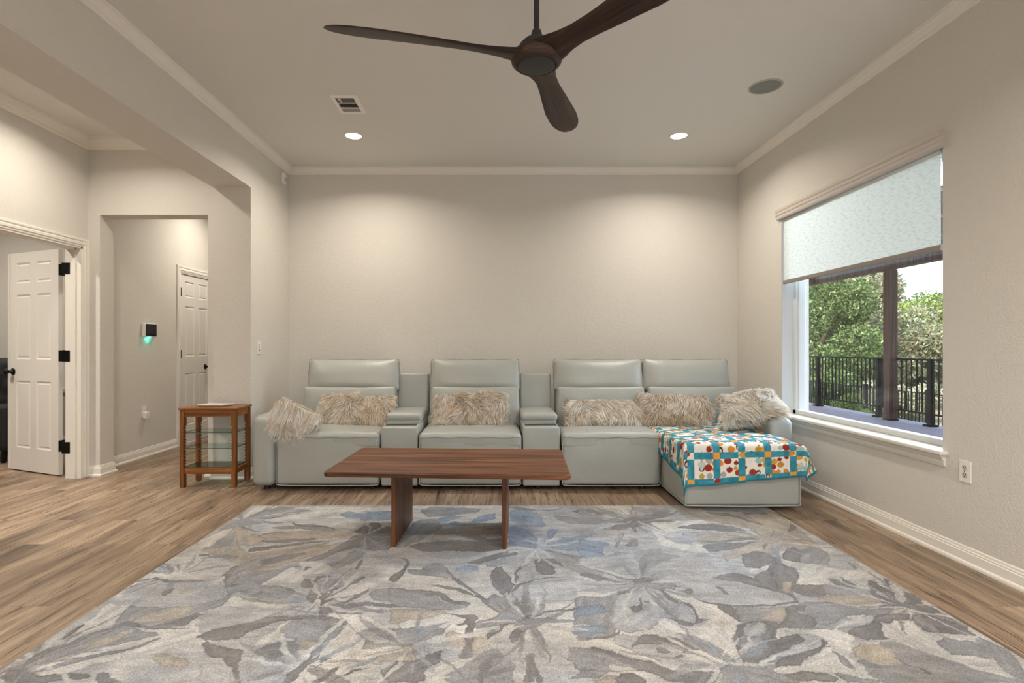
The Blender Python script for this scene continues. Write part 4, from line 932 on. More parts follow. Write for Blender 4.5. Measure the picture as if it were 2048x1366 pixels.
# thin petals and stamens drawn round the flower centres
FC = [(-0.791, 2.394), (0.146, 2.207), (0.716, 2.572), (0.243, 3.037), (0.925, 3.502), (-0.786, 3.205), (-1.604, 2.657), (1.820, 2.339), (0.815, 1.920), (1.614, 3.139), (-1.698, 1.935), (-1.668, 3.502), (-0.326, 2.033), (-0.701, 1.905), (-.9, 1.45), (.5, 1.35), (1.3, 1.6)]
rs = random.Random(9)
for cx, cy in FC:
    n_ = rs.randint(16, 22); a0 = rs.uniform(0, 6.3)
    for i in range(n_):
        a = a0 + 6.283 * i / n_ + rs.uniform(-.12, .12); r0 = rs.uniform(.02, .07); L = rs.uniform(.09, .34); W = rs.uniform(.004, .013) * (1.6 if rs.random() < .25 else 1); bend = rs.uniform(-.35, .35)
        sp = [r0 + L * k / 6 for k in range(7)]; wd = [W * math.sin(math.pi * (k + .35) / 6.7) ** .7 for k in range(7)]
        pt = lambda r_, o: (cx + r_ * math.cos(a + bend * r_ / .3) - o * math.sin(a), cy + r_ * math.sin(a + bend * r_ / .3) + o * math.cos(a))
        poly = [pt(q, w1) for q, w1 in zip(sp, wd)] + [pt(q, -w1) for q, w1 in zip(sp[::-1], wd[::-1])]
        A = np.array(poly); i0, i1 = np.searchsorted(gx, (A[:, 0].min() - .02, A[:, 0].max() + .02)); j0, j1 = np.searchsorted(gy, (A[:, 1].min() - .02, A[:, 1].max() + .02))
        if i1 - i0 < 2 or j1 - j0 < 2: continue
        msk = inside(wx[i0:i1, j0:j1], wy[i0:i1, j0:j1], poly); sub = col[i0:i1, j0:j1]; k_ = rs.choice('KKMCCMB')
        sub[msk] = .72 * np.array(DYE[k_]) + .28 * sub[msk]; ANG[i0:i1, j0:j1][msk] = a
# brushed streaks run along each petal; outlines a shade darker
ca_, sa_ = np.cos(ANG), np.sin(ANG); lu = X * ca_ + Y * sa_; lv = -X * sa_ + Y * ca_
stk = vnoise(lu + 20, lv + 20, 1, 15); stk = (vnoise((lu + 20) * .18, lv + 20, 34, 16) - .5) * .30 + (vnoise((lu + 20) * .25, lv + 20, 75, 17) - .5) * .24
col *= (1 + stk)[..., None]
lum = col.mean(2); col[EDG & (vnoise(X, Y, 7, 18) > .45) & (lum < .33)] *= .80
# yarn shades: soft mottling and stray fibres of the neighbouring yarn
mot = (vnoise(X, Y, 9, 11) - .5) * .26 + (vnoise(X, Y, 30, 12) - .5) * .20 + (np.random.RandomState(3).rand(nx, ny) - .5) * .30
col *= (1 + mot)[..., None]
warm = (vnoise(X, Y, 4, 13) - .5)[..., None] * np.array([.10, .02, -.10]); col *= 1 + warm
pile = .0105 + (vnoise(X, Y, 60, 14) - .5) * .0016
edge = np.minimum.reduce([X - RX0, RX1 - X, Y - RY0, RY1 - Y]); pile = pile * np.clip(edge / .008 + .45, .45, 1)
m = MB(); m.grid(np.stack([X, Y, pile], -1)); cc = np.ones((nx * ny, 4)); cc[:, :3] = col.reshape(-1, 3)
# bound edge
ring = [(RX0, RY0), (RX1, RY0), (RX1, RY1), (RX0, RY1)]
n0 = m.n
m.prism(ring, .0005, .005); cc = np.concatenate([cc, np.tile([.4, .37, .32, 1], (8, 1))])
rug = m.build('area_rug', M_RUG, None, smooth=True, color=cc, fixn=False)
tag(rug, 'large grey, taupe and cream area rug with a painterly floral pattern', 'rug')

# ---------------------------------------------------------------- sectional sofa
SO = (0.2, 4.7, 0)
sofa = thing('sectional_sofa', 'long pale grey-green leather reclining sectional sofa with two consoles and a chaise', 'sofa', SO)
rnd = random.Random(2)
def soft(x0, x1, y0, y1, z0, z1, r, up=.0, front=.0, wr=.0, side=.0, mid=10, seed=0):
    """rounded block whose top, front and sides swell a little"""
    def df(V, h):
        u, v, q = V[:, 0] / h[0], V[:, 1] / h[1], V[:, 2] / h[2]
        V = V.copy(); o = V.copy()
        V[:, 2] += up * np.clip(q, 0, 1) * (1 - u ** 2) ** .7 * (1 - np.clip(v, -1, 1) ** 4)
        V[:, 1] -= front * np.clip(-v, 0, 1) * (1 - u ** 4) * (1 - q ** 2)
        V[:, 0] += side * np.sign(u) * np.abs(u) * (1 - q ** 2) * (1 - v ** 4)
        if wr:
            V[:, 2] += wr * (vnoise(o[:, 0] + 5, o[:, 1] + 5, 14, 21 + seed) - .5) * np.clip(q, 0, 1)
            V[:, 1] -= wr * (vnoise(o[:, 0] + 5, o[:, 2] + 5, 11, 31 + seed) - .5) * np.clip(-v, 0, 1)
        return V
    return MB().rbox(x0, x1, y0, y1, z0, z1, r, mid, df)
def outline(m, pts, r): return m.tube(pts, r, 6, closed=True)
YF = 4.25
def sarm(x0, x1, y0, y1, zt):
    a = soft(x0, x1, y0, y1, .035, zt, .055, up=.010, front=.006, mid=8).build('arm', M_LEATHER, sofa, smooth=True)
    return a
aL = sarm(-1.955, -1.768, YF - .012, 5.16, .600)
aR = sarm(2.150, 2.338, 4.135, 5.16, .597)
for a, x in ((aL, -1.766), (aR, 2.148)):
    y = (YF if a is aL else 4.14)
    outline(MB(), [(x, y + .015, .06), (x, y + .015, .54), (x, y + .06, .585), (x, 5.0, .59), (x, 5.0, .06)], .0035).build('piping', M_PIPE, a, smooth=True)
def seat(x0, x1, yf, zt=.437, seed=0, skirt=True):
    f = soft(x0 + .004, x1 - .004, yf, yf + .30, .048, zt + .01, .030, front=.012, wr=.006, mid=12, seed=seed)
    fp = f.build('footrest_panel', M_LEATHER, sofa, smooth=True)
    m = MB()
    m.tube([(x0 + .006, yf + .006, z) for z in (.40, .25, .056)] + [(x0 + .02, yf + .004, .047)] + [(x0 + (x1 - x0) * i / 8, yf + .003 - .004 * math.sin(math.pi * i / 8), .044) for i in range(1, 8)] +
           [(x1 - .02, yf + .004, .047)] + [(x1 - .006, yf + .006, z) for z in (.056, .25, .40)], .0042, 6)
    m.build('piping', M_PIPE_L, fp, smooth=True)
    c = soft(x0, x1, yf - .006, 5.0, zt - .10, zt + .028, .036, up=.020, wr=.008, mid=14, seed=seed + 3)
    cp = c.build('seat_cushion', M_LEATHER, sofa, smooth=True)
    m = MB(); z = zt - .008
    m.tube([(x0 + .008 + (x1 - x0 - .016) * i / 14, yf - .0085 + .003 * (abs(i - 7) / 7) ** 4, z + .0035 * math.sin(i * 1.7 + seed)) for i in range(15)], .0030, 5)
    for k in (.27, .72):
        x = x0 + (x1 - x0) * k
        m.tube([(x + .004 * math.sin(j + seed), yf + .02 + .06 * j, zt + .030 + .008 * min(1, j / 2) + (.004 if j else -.008)) for j in range(7)], .0014, 4)
    m.build('seam', M_PIPE, cp, smooth=True)
seat(-1.764, -.925, YF, seed=1); seat(-.612, .214, YF - .004, seed=4); seat(.535, 1.332, YF - .006, seed=7)
# chaise
cb = soft(1.336, 2.146, 3.722, 5.0, .040, .40, .022, front=.006, wr=.003, mid=12, seed=9).build('chaise_base', M_LEATHER, sofa, smooth=True)
m = MB(); z = .046
m.tube([(1.338, 4.25, z), (1.337, 3.9, z - .002), (1.339, 3.728, z - .004), (1.36, 3.720, z - .005), (1.74, 3.717, z - .008), (2.12, 3.720, z - .005), (2.143, 3.728, z - .004), (2.145, 4.2, z)], .0045, 6)
m.tube([(1.339, 3.725, .04), (1.338, 3.724, .38)], .0036, 6).tube([(2.144, 3.725, .04), (2.145, 3.724, .38)], .0036, 6)
m.build('piping', M_PIPE_L, cb, smooth=True)
soft(1.334, 2.148, 3.716, 5.0, .34, .452, .036, up=.016, wr=.006, mid=14, seed=11).build('seat_cushion', M_LEATHER, sofa, smooth=True)
# backs
def back(x0, x1, xh0, xh1, seed, lean=0.):
    cx = (x0 + x1) / 2; W = x1 - x0
    # lumbar cushion
    W -= .014; cx += .009
    M = Matrix.Translation((cx, 4.885, .598)) @ Matrix.Rotation(R(-9), 4, 'X')
    def lum(V, h):
        u, v, q = V[:, 0] / h[0], V[:, 1] / h[1], V[:, 2] / h[2]; V = V.copy()
        V[:, 1] -= .028 * np.clip(-v, 0, 1) * (1 - u ** 4) * (1 - q ** 4) + .010 * np.clip(-v, 0, 1) * (vnoise(V[:, 0] + 3, V[:, 2] + 3, 13, 40 + seed) - .5)
        V[:, 0] *= 1 - .022 * q
        return V
    lb = MB().rbox(-W / 2, W / 2, -.085, .085, -.185, .188, .024, 12, lum, M).build('back_cushion', M_LEATHER, sofa, smooth=True)
    Wh = xh1 - xh0; ch = (xh0 + xh1) / 2
    M2 = Matrix.Translation((ch, 4.945, .898)) @ Matrix.Rotation(R(-10), 4, 'X')
    def head(V, h):
        u, v, q = V[:, 0] / h[0], V[:, 1] / h[1], V[:, 2] / h[2]; V = V.copy()
        # thin seam edge at the top and sides, full roll at the lower front
        puff = (1 - np.abs(u) ** 5) * (1 - np.clip(q, 0, 1) ** 2.2) * (1 - .55 * np.clip(-q, 0, 1) ** 6)
        V[:, 1] *= .30 + .70 * puff
        V[:, 1] -= .018 * puff * np.clip(-q + .3, 0, 1)
        V[:, 1] += .008 * (vnoise(V[:, 0] + 3, V[:, 2] + 3, 9, 60 + seed) - .5)
        V[:, 0] *= 1 - .020 * q + .004 * np.sin(q * 5 + seed)
        V[:, 2] += .006 * np.clip(q, 0, 1) * (np.abs(u) ** 3) - .004 * np.clip(q, 0, 1)
        return V
    hd = MB().rbox(-Wh / 2, Wh / 2, -.088, .088, -.146, .140, .030, 14, head, M2).build('headrest', M_LEATHER, sofa, smooth=True)
    hw = Wh / 2; jit = lambda i: .0022 * math.sin(i * 2.3 + seed)
    pts = [(-hw * 1.016 + jit(i), -.004, -.138 + .276 * i / 8) for i in range(9)] + [(-hw + 2 * hw * i / 12, -.004, .1395 + .0015 * math.sin(i * 1.9 + seed) + .004 * abs(i / 6 - 1) ** 3) for i in range(1, 12)] + [(hw * .998 + jit(i), -.004, .138 - .276 * i / 8) for i in range(9)]
    MB().tube([tuple(M2 @ Vector(p)) for p in pts], .0048, 6).build('piping', M_PIPE, hd, smooth=True)
    pts = [tuple(M @ Vector((s_ * (W / 2 - .002) * (1 - .022 * q / 9 * 2), -.05, -.17 + .034 * q))) for s_, q in [(-1, q) for q in range(10)]]
    pt2 = [tuple(M @ Vector(((W / 2 - .002) * (1 - .022 * q / 9 * 2), -.05, -.17 + .034 * q))) for q in range(10)]
    MB().tube(pts, .0038, 6).build('piping', M_PIPE, lb, smooth=True); MB().tube(pt2, .0038, 6).build('piping', M_PIPE, lb, smooth=True)
    # shell behind, closing the back
    MB().rbox(x0 + .02, x1 - .02, 4.98, 5.12, .10, .80, .03, 3).build('back_shell', M_LEATHER, sofa, smooth=True)
back(-1.765, -.905, -1.728, -.894, 1); back(-.600, .222, -.590, .224, 2); back(.548, 1.368, .552, 1.367, 3); back(1.374, 2.200, 1.375, 2.172, 5)
# consoles
def console(x0, x1):
    b = soft(x0, x1, YF + .012, 4.97, .035, .512, .016, mid=6).build('console_body', M_LEATHER, sofa, smooth=True)
    m = MB(); i = .018; z = .5125
    m.box(x0 + i, x1 - i, YF + .055, YF + .19, z, z + .0015)
    tr = m.build('cup_tray', M_TRAY, b); tr['label'] = 'dark tray strip'
    outline(MB(), [(x0 + i, YF + .05, z + .001), (x1 - i, YF + .05, z + .001), (x1 - i, YF + .2, z + .001), (x0 + i, YF + .2, z + .001)], .0035).build('tray_rim', M_PIPE_L, b, smooth=True)
    outline(MB(), [(x0 + .003, YF + .018, .05), (x0 + .003, YF + .018, .49), (x0 + .012, YF + .022, .508), (x1 - .012, YF + .022, .508), (x1 - .003, YF + .018, .49), (x1 - .003, YF + .018, .05)], .0028).build('piping', M_PIPE_L, b, smooth=True)
    p = soft(x0 - .004, x1 + .004, YF + .215, 4.93, .530, .594, .026, up=.008, mid=8).build('armrest_pad', M_LEATHER, sofa, smooth=True)
    soft(x0 + .006, x1 - .006, YF + .225, 4.9, .508, .540, .01, mid=3).build('hinge_block', M_LEATHER, p, smooth=True)
    M = Matrix.Translation(((x0 + x1) / 2 + .004, 5.02, .70)) @ Matrix.Rotation(R(-3), 4, 'X')
    MB().rbox(-(x1 - x0) / 2 + .004, (x1 - x0) / 2 - .004, -.075, .075, -.20, .207, .020, 6, None, M).build('console_back', M_LEATHER, sofa, smooth=True)
console(-.917, -.622); console(.225, .524)
M_FOOT = mat('sofa_foot', (.01, .01, .01), .6)
m = MB()
for x in (-1.86, -1.0, -.7, .1, .35, 1.2, 2.24):
    for y in (4.33, 5.0): MB().cyl((x, y, 0), (x, y, .06), .022, n=12).build('foot', M_FOOT, sofa)
for x in (1.42, 2.06): MB().cyl((x, 3.90, 0), (x, 3.90, .06), .022, n=12).build('foot', M_FOOT, sofa)
MB().box(-1.90, 1.34, 4.36, 5.0, .035, .05).box(1.37, 2.13, 3.80, 5.0, .035, .05).build('underside', M_FOOT, sofa)

# ---------------------------------------------------------------- shaggy pillows
def pillow(label, c, w_, h_, t_, rot, seed, lean_comb=(0, -.2, -1), n=8500, dark=0., ln=1.):
    rs = np.random.RandomState(seed); N = 26
    th = thing('fur_pillow', label, 'pillow', c, 'shaggy cream fur pillows on the sectional sofa'); 
    q = Matrix.Rotation(rot[2], 3, 'Z') @ Matrix.Rotation(rot[1], 3, 'Y') @ Matrix.Rotation(rot[0], 3, 'X'); Q = np.array(q)
    def surf(u, v, s_):
        e = np.clip(1 - np.abs(u) ** 2.6, 0, 1) ** .5 * np.clip(1 - np.abs(v) ** 2.6, 0, 1) ** .5
        sag = .04 * np.cos(u * 3 + seed) * (1 - v * v)
        x = u * w_ / 2 * (1 - .07 * (1 - np.abs(v)) * 0 - .05 * v * v); z = v * h_ / 2 * (1 - .06 * (1 - u * u)) + sag * .3
        return np.stack([x, s_ * t_ / 2 * e, z], -1)
    g = np.sin(np.linspace(-1, 1, N) * math.pi / 2); U, V = np.meshgrid(g, g, indexing='ij')
    m = MB(); m.grid(surf(U, V, -1) @ Q.T + np.array(c)).grid(surf(U, V, 1) @ Q.T + np.array(c))
    base = np.array([.66, .52, .38, 1]); cc = np.tile(base, (m.n, 1))
    b = m.build('cover', M_FUR, th, smooth=True, color=cc, fixn=False)
    # long pile: tapered strands rooted on the cover
    u = rs.uniform(-1, 1, n); v = rs.uniform(-1, 1, n); s_ = np.where(rs.rand(n) < .80, -1, 1)
    edge = rs.rand(n) < .14; u = np.where(edge & (rs.rand(n) < .35), np.sign(u) * .97, u); v = np.where(edge, np.sign(v) * .97 * (np.abs(v) > .3) + v * (np.abs(v) <= .3), v)
    P = surf(u, v, s_); d = 1e-3
    nu = surf(np.clip(u + d, -1, 1), v, s_) - surf(np.clip(u - d, -1, 1), v, s_); nv = surf(u, np.clip(v + d, -1, 1), s_) - surf(u, np.clip(v - d, -1, 1), s_)
    Nn = np.cross(nu, nv) * s_[:, None] * 1.0; Nn /= np.linalg.norm(Nn, axis=1, keepdims=True) + 1e-9
    Nn *= np.sign((Nn * np.stack([u * .3, s_ * 1., v * .3], -1)).sum(1))[:, None]
    P = P @ Q.T + np.array(c); Nn = Nn @ Q.T
    # locks: neighbouring strands share a direction
    sc = 9; lx = vnoise(u * w_ * .5 + 9, v * h_ * .5 + 9, sc, seed + 50) - .5; lz = vnoise(u * w_ * .5 + 9, v * h_ * .5 + 9, sc, seed + 51) - .5; ly = vnoise(u * w_ * .5 + 9, v * h_ * .5 + 9, sc * 2.3, seed + 52) - .5
    comb = np.array(lean_comb) + np.stack([lx * 4.0 + u * .5, ly * 1.4, lz * 2.6], -1) + rs.normal(0, .20, (n, 3))
    comb /= np.linalg.norm(comb, axis=1, keepdims=True)
    L = rs.uniform(.040, .088, n) * ln; K = 4; W0 = rs.uniform(.0014, .0028, n)
    cur = P.copy(); pts = [cur.copy()]
    for k in range(K):
        f = (k + .5) / K
        dirn = Nn * (1 - f) ** 1.2 * .95 + comb * (.35 + .8 * f); dirn[:, 2] -= .35 * f
        dirn /= np.linalg.norm(dirn, axis=1, keepdims=True); cur = cur + dirn * (L / K)[:, None]; pts.append(cur.copy())
    side = np.cross(pts[1] - pts[0], np.array([0, -1, .15]) + rs.normal(0, .4, (n, 3))); side /= np.linalg.norm(side, axis=1, keepdims=True) + 1e-9
    wk = [1, .95, .8, .5, .04]; V = np.zeros((n, 2 * (K + 1), 3))
    for k in range(K + 1):
        V[:, 2 * k] = pts[k] - side * (W0 * wk[k])[:, None]; V[:, 2 * k + 1] = pts[k] + side * (W0 * wk[k])[:, None]
    idx = np.arange(n)[:, None] * (2 * K + 2); F = np.concatenate([np.concatenate([idx + 2 * k, idx + 2 * k + 1, idx + 2 * k + 3, idx + 2 * k + 2], 1) for k in range(K)])
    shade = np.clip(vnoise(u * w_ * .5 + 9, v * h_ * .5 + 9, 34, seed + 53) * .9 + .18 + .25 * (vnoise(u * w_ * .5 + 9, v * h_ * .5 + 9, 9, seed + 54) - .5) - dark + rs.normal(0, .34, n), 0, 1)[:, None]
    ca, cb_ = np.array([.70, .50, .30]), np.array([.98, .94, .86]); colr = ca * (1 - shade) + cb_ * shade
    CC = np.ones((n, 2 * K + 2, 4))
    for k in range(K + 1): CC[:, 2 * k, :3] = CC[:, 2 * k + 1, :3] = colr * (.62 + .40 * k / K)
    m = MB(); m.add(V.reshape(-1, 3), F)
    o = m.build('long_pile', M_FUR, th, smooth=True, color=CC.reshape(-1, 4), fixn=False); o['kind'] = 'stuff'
    return th
pillow('small shaggy cream fur pillow drooping over the left sofa arm, nearest the side table', (-1.648, 4.33, .530), .36, .32, .12, (R(14), R(27), R(8)), 1, (.25, -.5, -1.2), 9500, -.2, 1.25)
pillow('shaggy cream fur pillow on the leftmost seat, beside the first console', (-1.215, 4.68, .592), .60, .26, .13, (R(-22), R(2), R(-4)), 2, (.35, -.2, -.9), dark=.05)
pillow('shaggy cream fur pillow alone on the seat between the two consoles', (-.215, 4.68, .600), .62, .27, .14, (R(-20), R(-1), 0), 3, (.1, -.2, -.9), dark=.05)
pillow('shaggy cream fur pillow lying low on the third seat, right of the second console', (.925, 4.65, .568), .66, .23, .14, (R(-34), R(1), R(3)), 4, (.5, -.3, -.8), dark=-.1)
pillow('shaggy cream fur pillow behind the patchwork quilt at the back of the chaise', (1.570, 4.68, .600), .62, .26, .14, (R(-24), R(1), R(-2)), 5, (-.1, -.2, -1), dark=.12)
pillow('shaggy cream fur pillow propped on the right sofa arm under the window', (2.080, 4.36, .668), .44, .30, .12, (R(-60), R(-9), R(-14)), 6, (.5, -.7, -.5), 12500, -.3, 1.15)

# ---------------------------------------------------------------- quilt
na, nb = 400, 470
A = np.linspace(-.16, 1.02, na); Bq = np.linspace(-.27, 1.08, nb)          # across the chaise / from front hem to back
AA, BB = np.meshgrid(A, Bq, indexing='ij')
x0q, x1q, y0q, zt = 1.328, 2.158, 3.706, .474
span = x1q - x0q
fr = np.clip(1 - BB / 1.0, 0, 1)
# hang on the left side grows towards the front corner
aa = np.where(AA < 0, AA * (.62 + .85 * fr), AA)
bb = np.where(BB < 0, BB * (1.06 - .30 * np.clip(AA, 0, 1)), BB)
def edge_curve(s, r=.028):
    """s > 0 outside an edge: arc over the edge, then down -> (outward, drop)"""
    a = np.clip(s / r, 0, math.pi / 2); out = r * np.sin(a); drop = r * (1 - np.cos(a)) + np.clip(s - r * math.pi / 2, 0, None)
    return np.where(s > 0, out, s), np.where(s > 0, drop, 0)
rr = .028
oL, dL = edge_curve(-(aa - .02)); oR, dR = edge_curve(aa - (span - .02)); oF, dF = edge_curve(-(bb - .02))
X = np.where(AA < span / 2, x0q + .02 - oL, x1q - .02 + oR); Yq = np.where(bb < .3, y0q + .02 - oF, y0q + bb)
side_d = np.maximum(dL, dR); drop = np.maximum(dF, side_d) + .25 * np.minimum(dF, side_d)
# folds: hanging cloth waves outward, corners flare
wave = np.sin(AA * 17 + 1) * .005 + np.sin(AA * 31) * .002
Yq = Yq - np.clip(dF, 0, .3) * (.06 + .10 * np.clip(-AA, 0, 1)) + wave * np.clip(dF / .1, 0, 1)
X = X - np.clip(dL, 0, .3) * .05 + np.clip(dR, 0, .3) * (.24 + .22 * np.sin(BB * 9 + 1)) + np.sin(BB * 22) * .004 * np.clip(dL / .05, 0, 1)
Z = zt - drop * np.where(AA > span / 2, .97, 1)
flat = 1 - np.clip(drop / .05, 0, 1)
Z = Z + flat * (.006 * np.sin(AA * 12 + BB * 7) * np.sin(BB * 10 + 1) + .004 * (vnoise(AA + 2, BB + 2, 9, 70) - .5) + .012 * np.exp(-((AA - .38) ** 2 + (BB - .25) ** 2) / .09))
Z = Z + .0022 * (vnoise(AA + 2, BB + 2, 26, 71) - .5)
# skew of the back hem
Yq = Yq - .10 * np.clip(BB - .6, 0, 1) * np.clip(1 - AA, 0, 1)
# pattern
pitch = .178; sash = .048
U = AA + .165; Vv = BB + .275
iu = np.floor(U / pitch).astype(int); iv = np.floor(Vv / pitch).astype(int); fu = U - iu * pitch; fv = Vv - iv * pitch
inu = fu < sash; inv = fv < sash
n1 = vnoise(AA + 3, BB + 3, 40, 72); n2 = vnoise(AA + 3, BB + 3, 90, 73)
teal = np.stack([.020 + .05 * n1, .19 + .13 * n1, .26 + .14 * n1], -1)
cream = np.zeros((na, nb, 3)); cream[:] = (.80, .75, .66)
orange = np.stack([.72 + .08 * n1, .30 + .08 * n1, .045 + .03 * n1], -1)
motif = cream.copy(); rs = random.Random(11)
PC = [(.62, .30, .035), (.33, .035, .022), (.62, .36, .06), (.36, .55, .50), (.40, .045, .03), (.55, .60, .55), (.70, .27, .03), (.42, .40, .36)]
def spot(cx, cy, rx, ry, c, rib):
    i0, i1 = np.searchsorted(A, (cx - rx, cx + rx)); j0, j1 = np.searchsorted(Bq, (cy - ry, cy + ry))
    a = (AA[i0:i1, j0:j1] - cx) / rx; b = (BB[i0:i1, j0:j1] - cy) / ry; mk = a * a + b * b < 1
    if rib:
        q = np.abs(np.sin(a / np.sqrt(np.clip(1 - b * b, .05, 1)) * 5.2)); cc = np.array(c) * (.62 + .38 * np.clip(q * 1.6, 0, 1))[..., None]
    else: cc = np.tile(np.array(c), a.shape + (1,))
    motif[i0:i1, j0:j1][mk] = cc[mk]
for k in range(330):
    spot(rs.uniform(A[0], A[-1]), rs.uniform(Bq[0], Bq[-1]), rs.uniform(.002, .006), rs.uniform(.002, .006), rs.choice([(.12, .10, .09), (.5, .2, .1), (.25, .4, .4), (.45, .42, .38)]), False)
gxs = np.arange(A[0], A[-1], .050); gys = np.arange(Bq[0], Bq[-1], .046)
for i, gx_ in enumerate(gxs):
    for j, gy_ in enumerate(gys):
        if rs.random() < .16: continue
        cx, cy = gx_ + rs.uniform(0, .03), gy_ + rs.uniform(0, .03); r_ = rs.uniform(.015, .029); c = rs.choice(PC)
        if rs.random() < .16:      # basket
            spot(cx, cy, r_ * .75, r_, (.10, .035, .025), True); spot(cx, cy - .004, r_ * .45, r_ * .5, (.70, .62, .5), True)
        else:
            spot(cx, cy, r_, r_ * .88, c, True); spot(cx + .002, cy + r_ * .95, .0028, .005, (.25, .16, .08), False)
pat = motif.copy()
pat[inu ^ inv] = teal[inu ^ inv]
cor = inu & inv; chk = ((iu + iv) % 2 == 1) & cor
pat[chk] = orange[chk]
dsh = (np.abs(fu - sash) < .0016) | (np.abs(fv - sash) < .0016) | (fu < .0014) | (fv < .0014); pat[dsh] *= .72
bind = (U < .018) | (Vv < .018) | (AA > A[-1] - .012) | (BB > Bq[-1] - .012); pat[bind] = teal[bind] * .8
top = np.stack([X, Yq, Z], -1)
# thickness: offset copy inside
nrm = np.cross(np.gradient(top, axis=0), np.gradient(top, axis=1)); nrm /= np.linalg.norm(nrm, axis=2, keepdims=True) + 1e-9
nrm *= np.sign(nrm[..., 2:3] + 1e-6) * 1.0
dn = np.where((nrm[..., 2:3] < .3), 0, 0)
m = MB(); m.grid(top); bot = top.copy()
bot[..., 2] -= .006 * flat; bot[..., 1] += .006 * np.clip(dF / .03, 0, 1) * (1 - flat); bot[..., 0] += (.006 * np.clip(dL / .03, 0, 1) - .006 * np.clip(dR / .03, 0, 1)) * (1 - flat)
s4 = (slice(None, None, 4), slice(None, None, 4)); i4 = np.unique(np.r_[np.arange(0, na, 4), na - 1]); j4 = np.unique(np.r_[np.arange(0, nb, 4), nb - 1])
b4 = bot[np.ix_(i4, j4)]; m.grid(b4)
cc = np.ones((m.n, 4)); cc[:na * nb, :3] = pat.reshape(-1, 3); cc[na * nb:, :3] = (.05, .24, .30)
# hem roll along the border
def hem_loop(i, j): return tuple((top[i, j] + bot[i, j]) / 2)
loop = [hem_loop(i, 0) for i in range(0, na, 6)] + [hem_loop(na - 1, j) for j in range(0, nb, 6)] + [hem_loop(i, nb - 1) for i in range(na - 1, 0, -6)] + [hem_loop(0, j) for j in range(nb - 1, 0, -6)]
k0 = m.n; m.tube(loop, .0048, 6, closed=True); cc = np.concatenate([cc, np.tile([.02, .17, .23, 1], (m.n - k0, 1))])
quilt = m.build('patchwork_quilt', M_QUILT, None, smooth=True, color=cc, fixn=False)
tag(quilt, 'patchwork quilt with teal sashing, orange corners and pumpkin-print squares, draped over the chaise', 'quilt')

# ---------------------------------------------------------------- coffee table (local frame)
t = thing('coffee_table', 'rectangular walnut coffee table on two panel legs standing on the rug', 'coffee table', (-.252, 3.246, 0), rotz=R(-3.0), local=True)
TW, TD, TZ = 1.365, .725, .465
def rounded(w_, d_, r, n=7):
    p = []
    for cx, cy, a0 in ((w_ / 2 - r, d_ / 2 - r, 0), (-w_ / 2 + r, d_ / 2 - r, 90), (-w_ / 2 + r, -d_ / 2 + r, 180), (w_ / 2 - r, -d_ / 2 + r, 270)):
        for i in range(n): a = R(a0 + 90 * i / (n - 1)); p.append((cx + r * math.cos(a), cy + r * math.sin(a)))
    return p
m = MB().prism(rounded(TW, TD, .035), TZ - .028, TZ)
o = m.build('table_top', M_WALNUT, t); b = o.modifiers.new('edge', 'BEVEL'); b.width = .008; b.segments = 4; b.limit_method = 'ANGLE'; b.angle_limit = R(60)
for x in (-.317, .317):
    m = MB().rbox(x - .014, x + .014, -.235, .235, .010, TZ - .027, .007, 2)
    m.build('panel_leg', M_WALNUT_V, t, smooth=False)
MB().box(-.30, .30, -.012, .012, TZ - .075, TZ - .028).build('stretcher', M_WALNUT, t, bevel=.003)

# ---------------------------------------------------------------- side table with glass shelves
sx0, sx1, sy0, sy1, tz = -2.585, -2.128, 4.345, 4.612, .657
t = thing('side_table', 'reddish wood side table with three glass shelves beside the sofa', 'side table', ((sx0 + sx1) / 2, (sy0 + sy1) / 2, 0))
MB().rbox(sx0 - .010, sx1 + .012, sy0 - .012, sy1 + .010, tz - .018, tz, .006, 2).build('table_top', M_CHERRY_H, t, smooth=False)
lw = .036
for i, (x, y) in enumerate(((sx0, sy0), (sx1 - lw, sy0), (sx0, sy1 - lw), (sx1 - lw, sy1 - lw))):
    # saw-tooth notches cut along the inner edge of each leg carry the shelves
    ins = 1 if x == sx0 else -1; xa = x if ins > 0 else x + lw; prof = [(xa, 0.004), (xa, tz - .018), (xa + ins * lw, tz - .018)]
    z = .505
    prof.append((xa + ins * lw, z))
    while z > .175:
        prof += [(xa + ins * (lw - .009), z - .002), (xa + ins * (lw - .009), z - .008), (xa + ins * lw, z - .022)]; z -= .0245
    prof += [(xa + ins * lw, .010), (xa + ins * (lw - .006), .0)]; prof[0] = (xa + ins * .006, 0); prof.insert(1, (xa, .01))
    n = len(prof); v = [(a, y, b) for a, b in prof] + [(a, y + lw, b) for a, b in prof]
    f = [tuple(range(n)), tuple(range(n, 2 * n))[::-1]] + [(k, n + k, n + (k + 1) % n, (k + 1) % n) for k in range(n)]
    MB().add(v, f).build('leg', M_CHERRY, t)
def rails(name, z0, z1, mt):
    m = MB().box(sx0 + lw, sx1 - lw, sy0 + .004, sy0 + .024, z0, z1).box(sx0 + lw, sx1 - lw, sy1 - .024, sy1 - .004, z0, z1)
    m.box(sx0 + .004, sx0 + .024, sy0 + lw, sy1 - lw, z0, z1).box(sx1 - .024, sx1 - .004, sy0 + lw, sy1 - lw, z0, z1)
    return m.build(name, mt, t, bevel=.002)
rails('apron', tz - .075, tz - .018, M_CHERRY_H); rails('lower_frame', .112, .160, M_CHERRY_H)
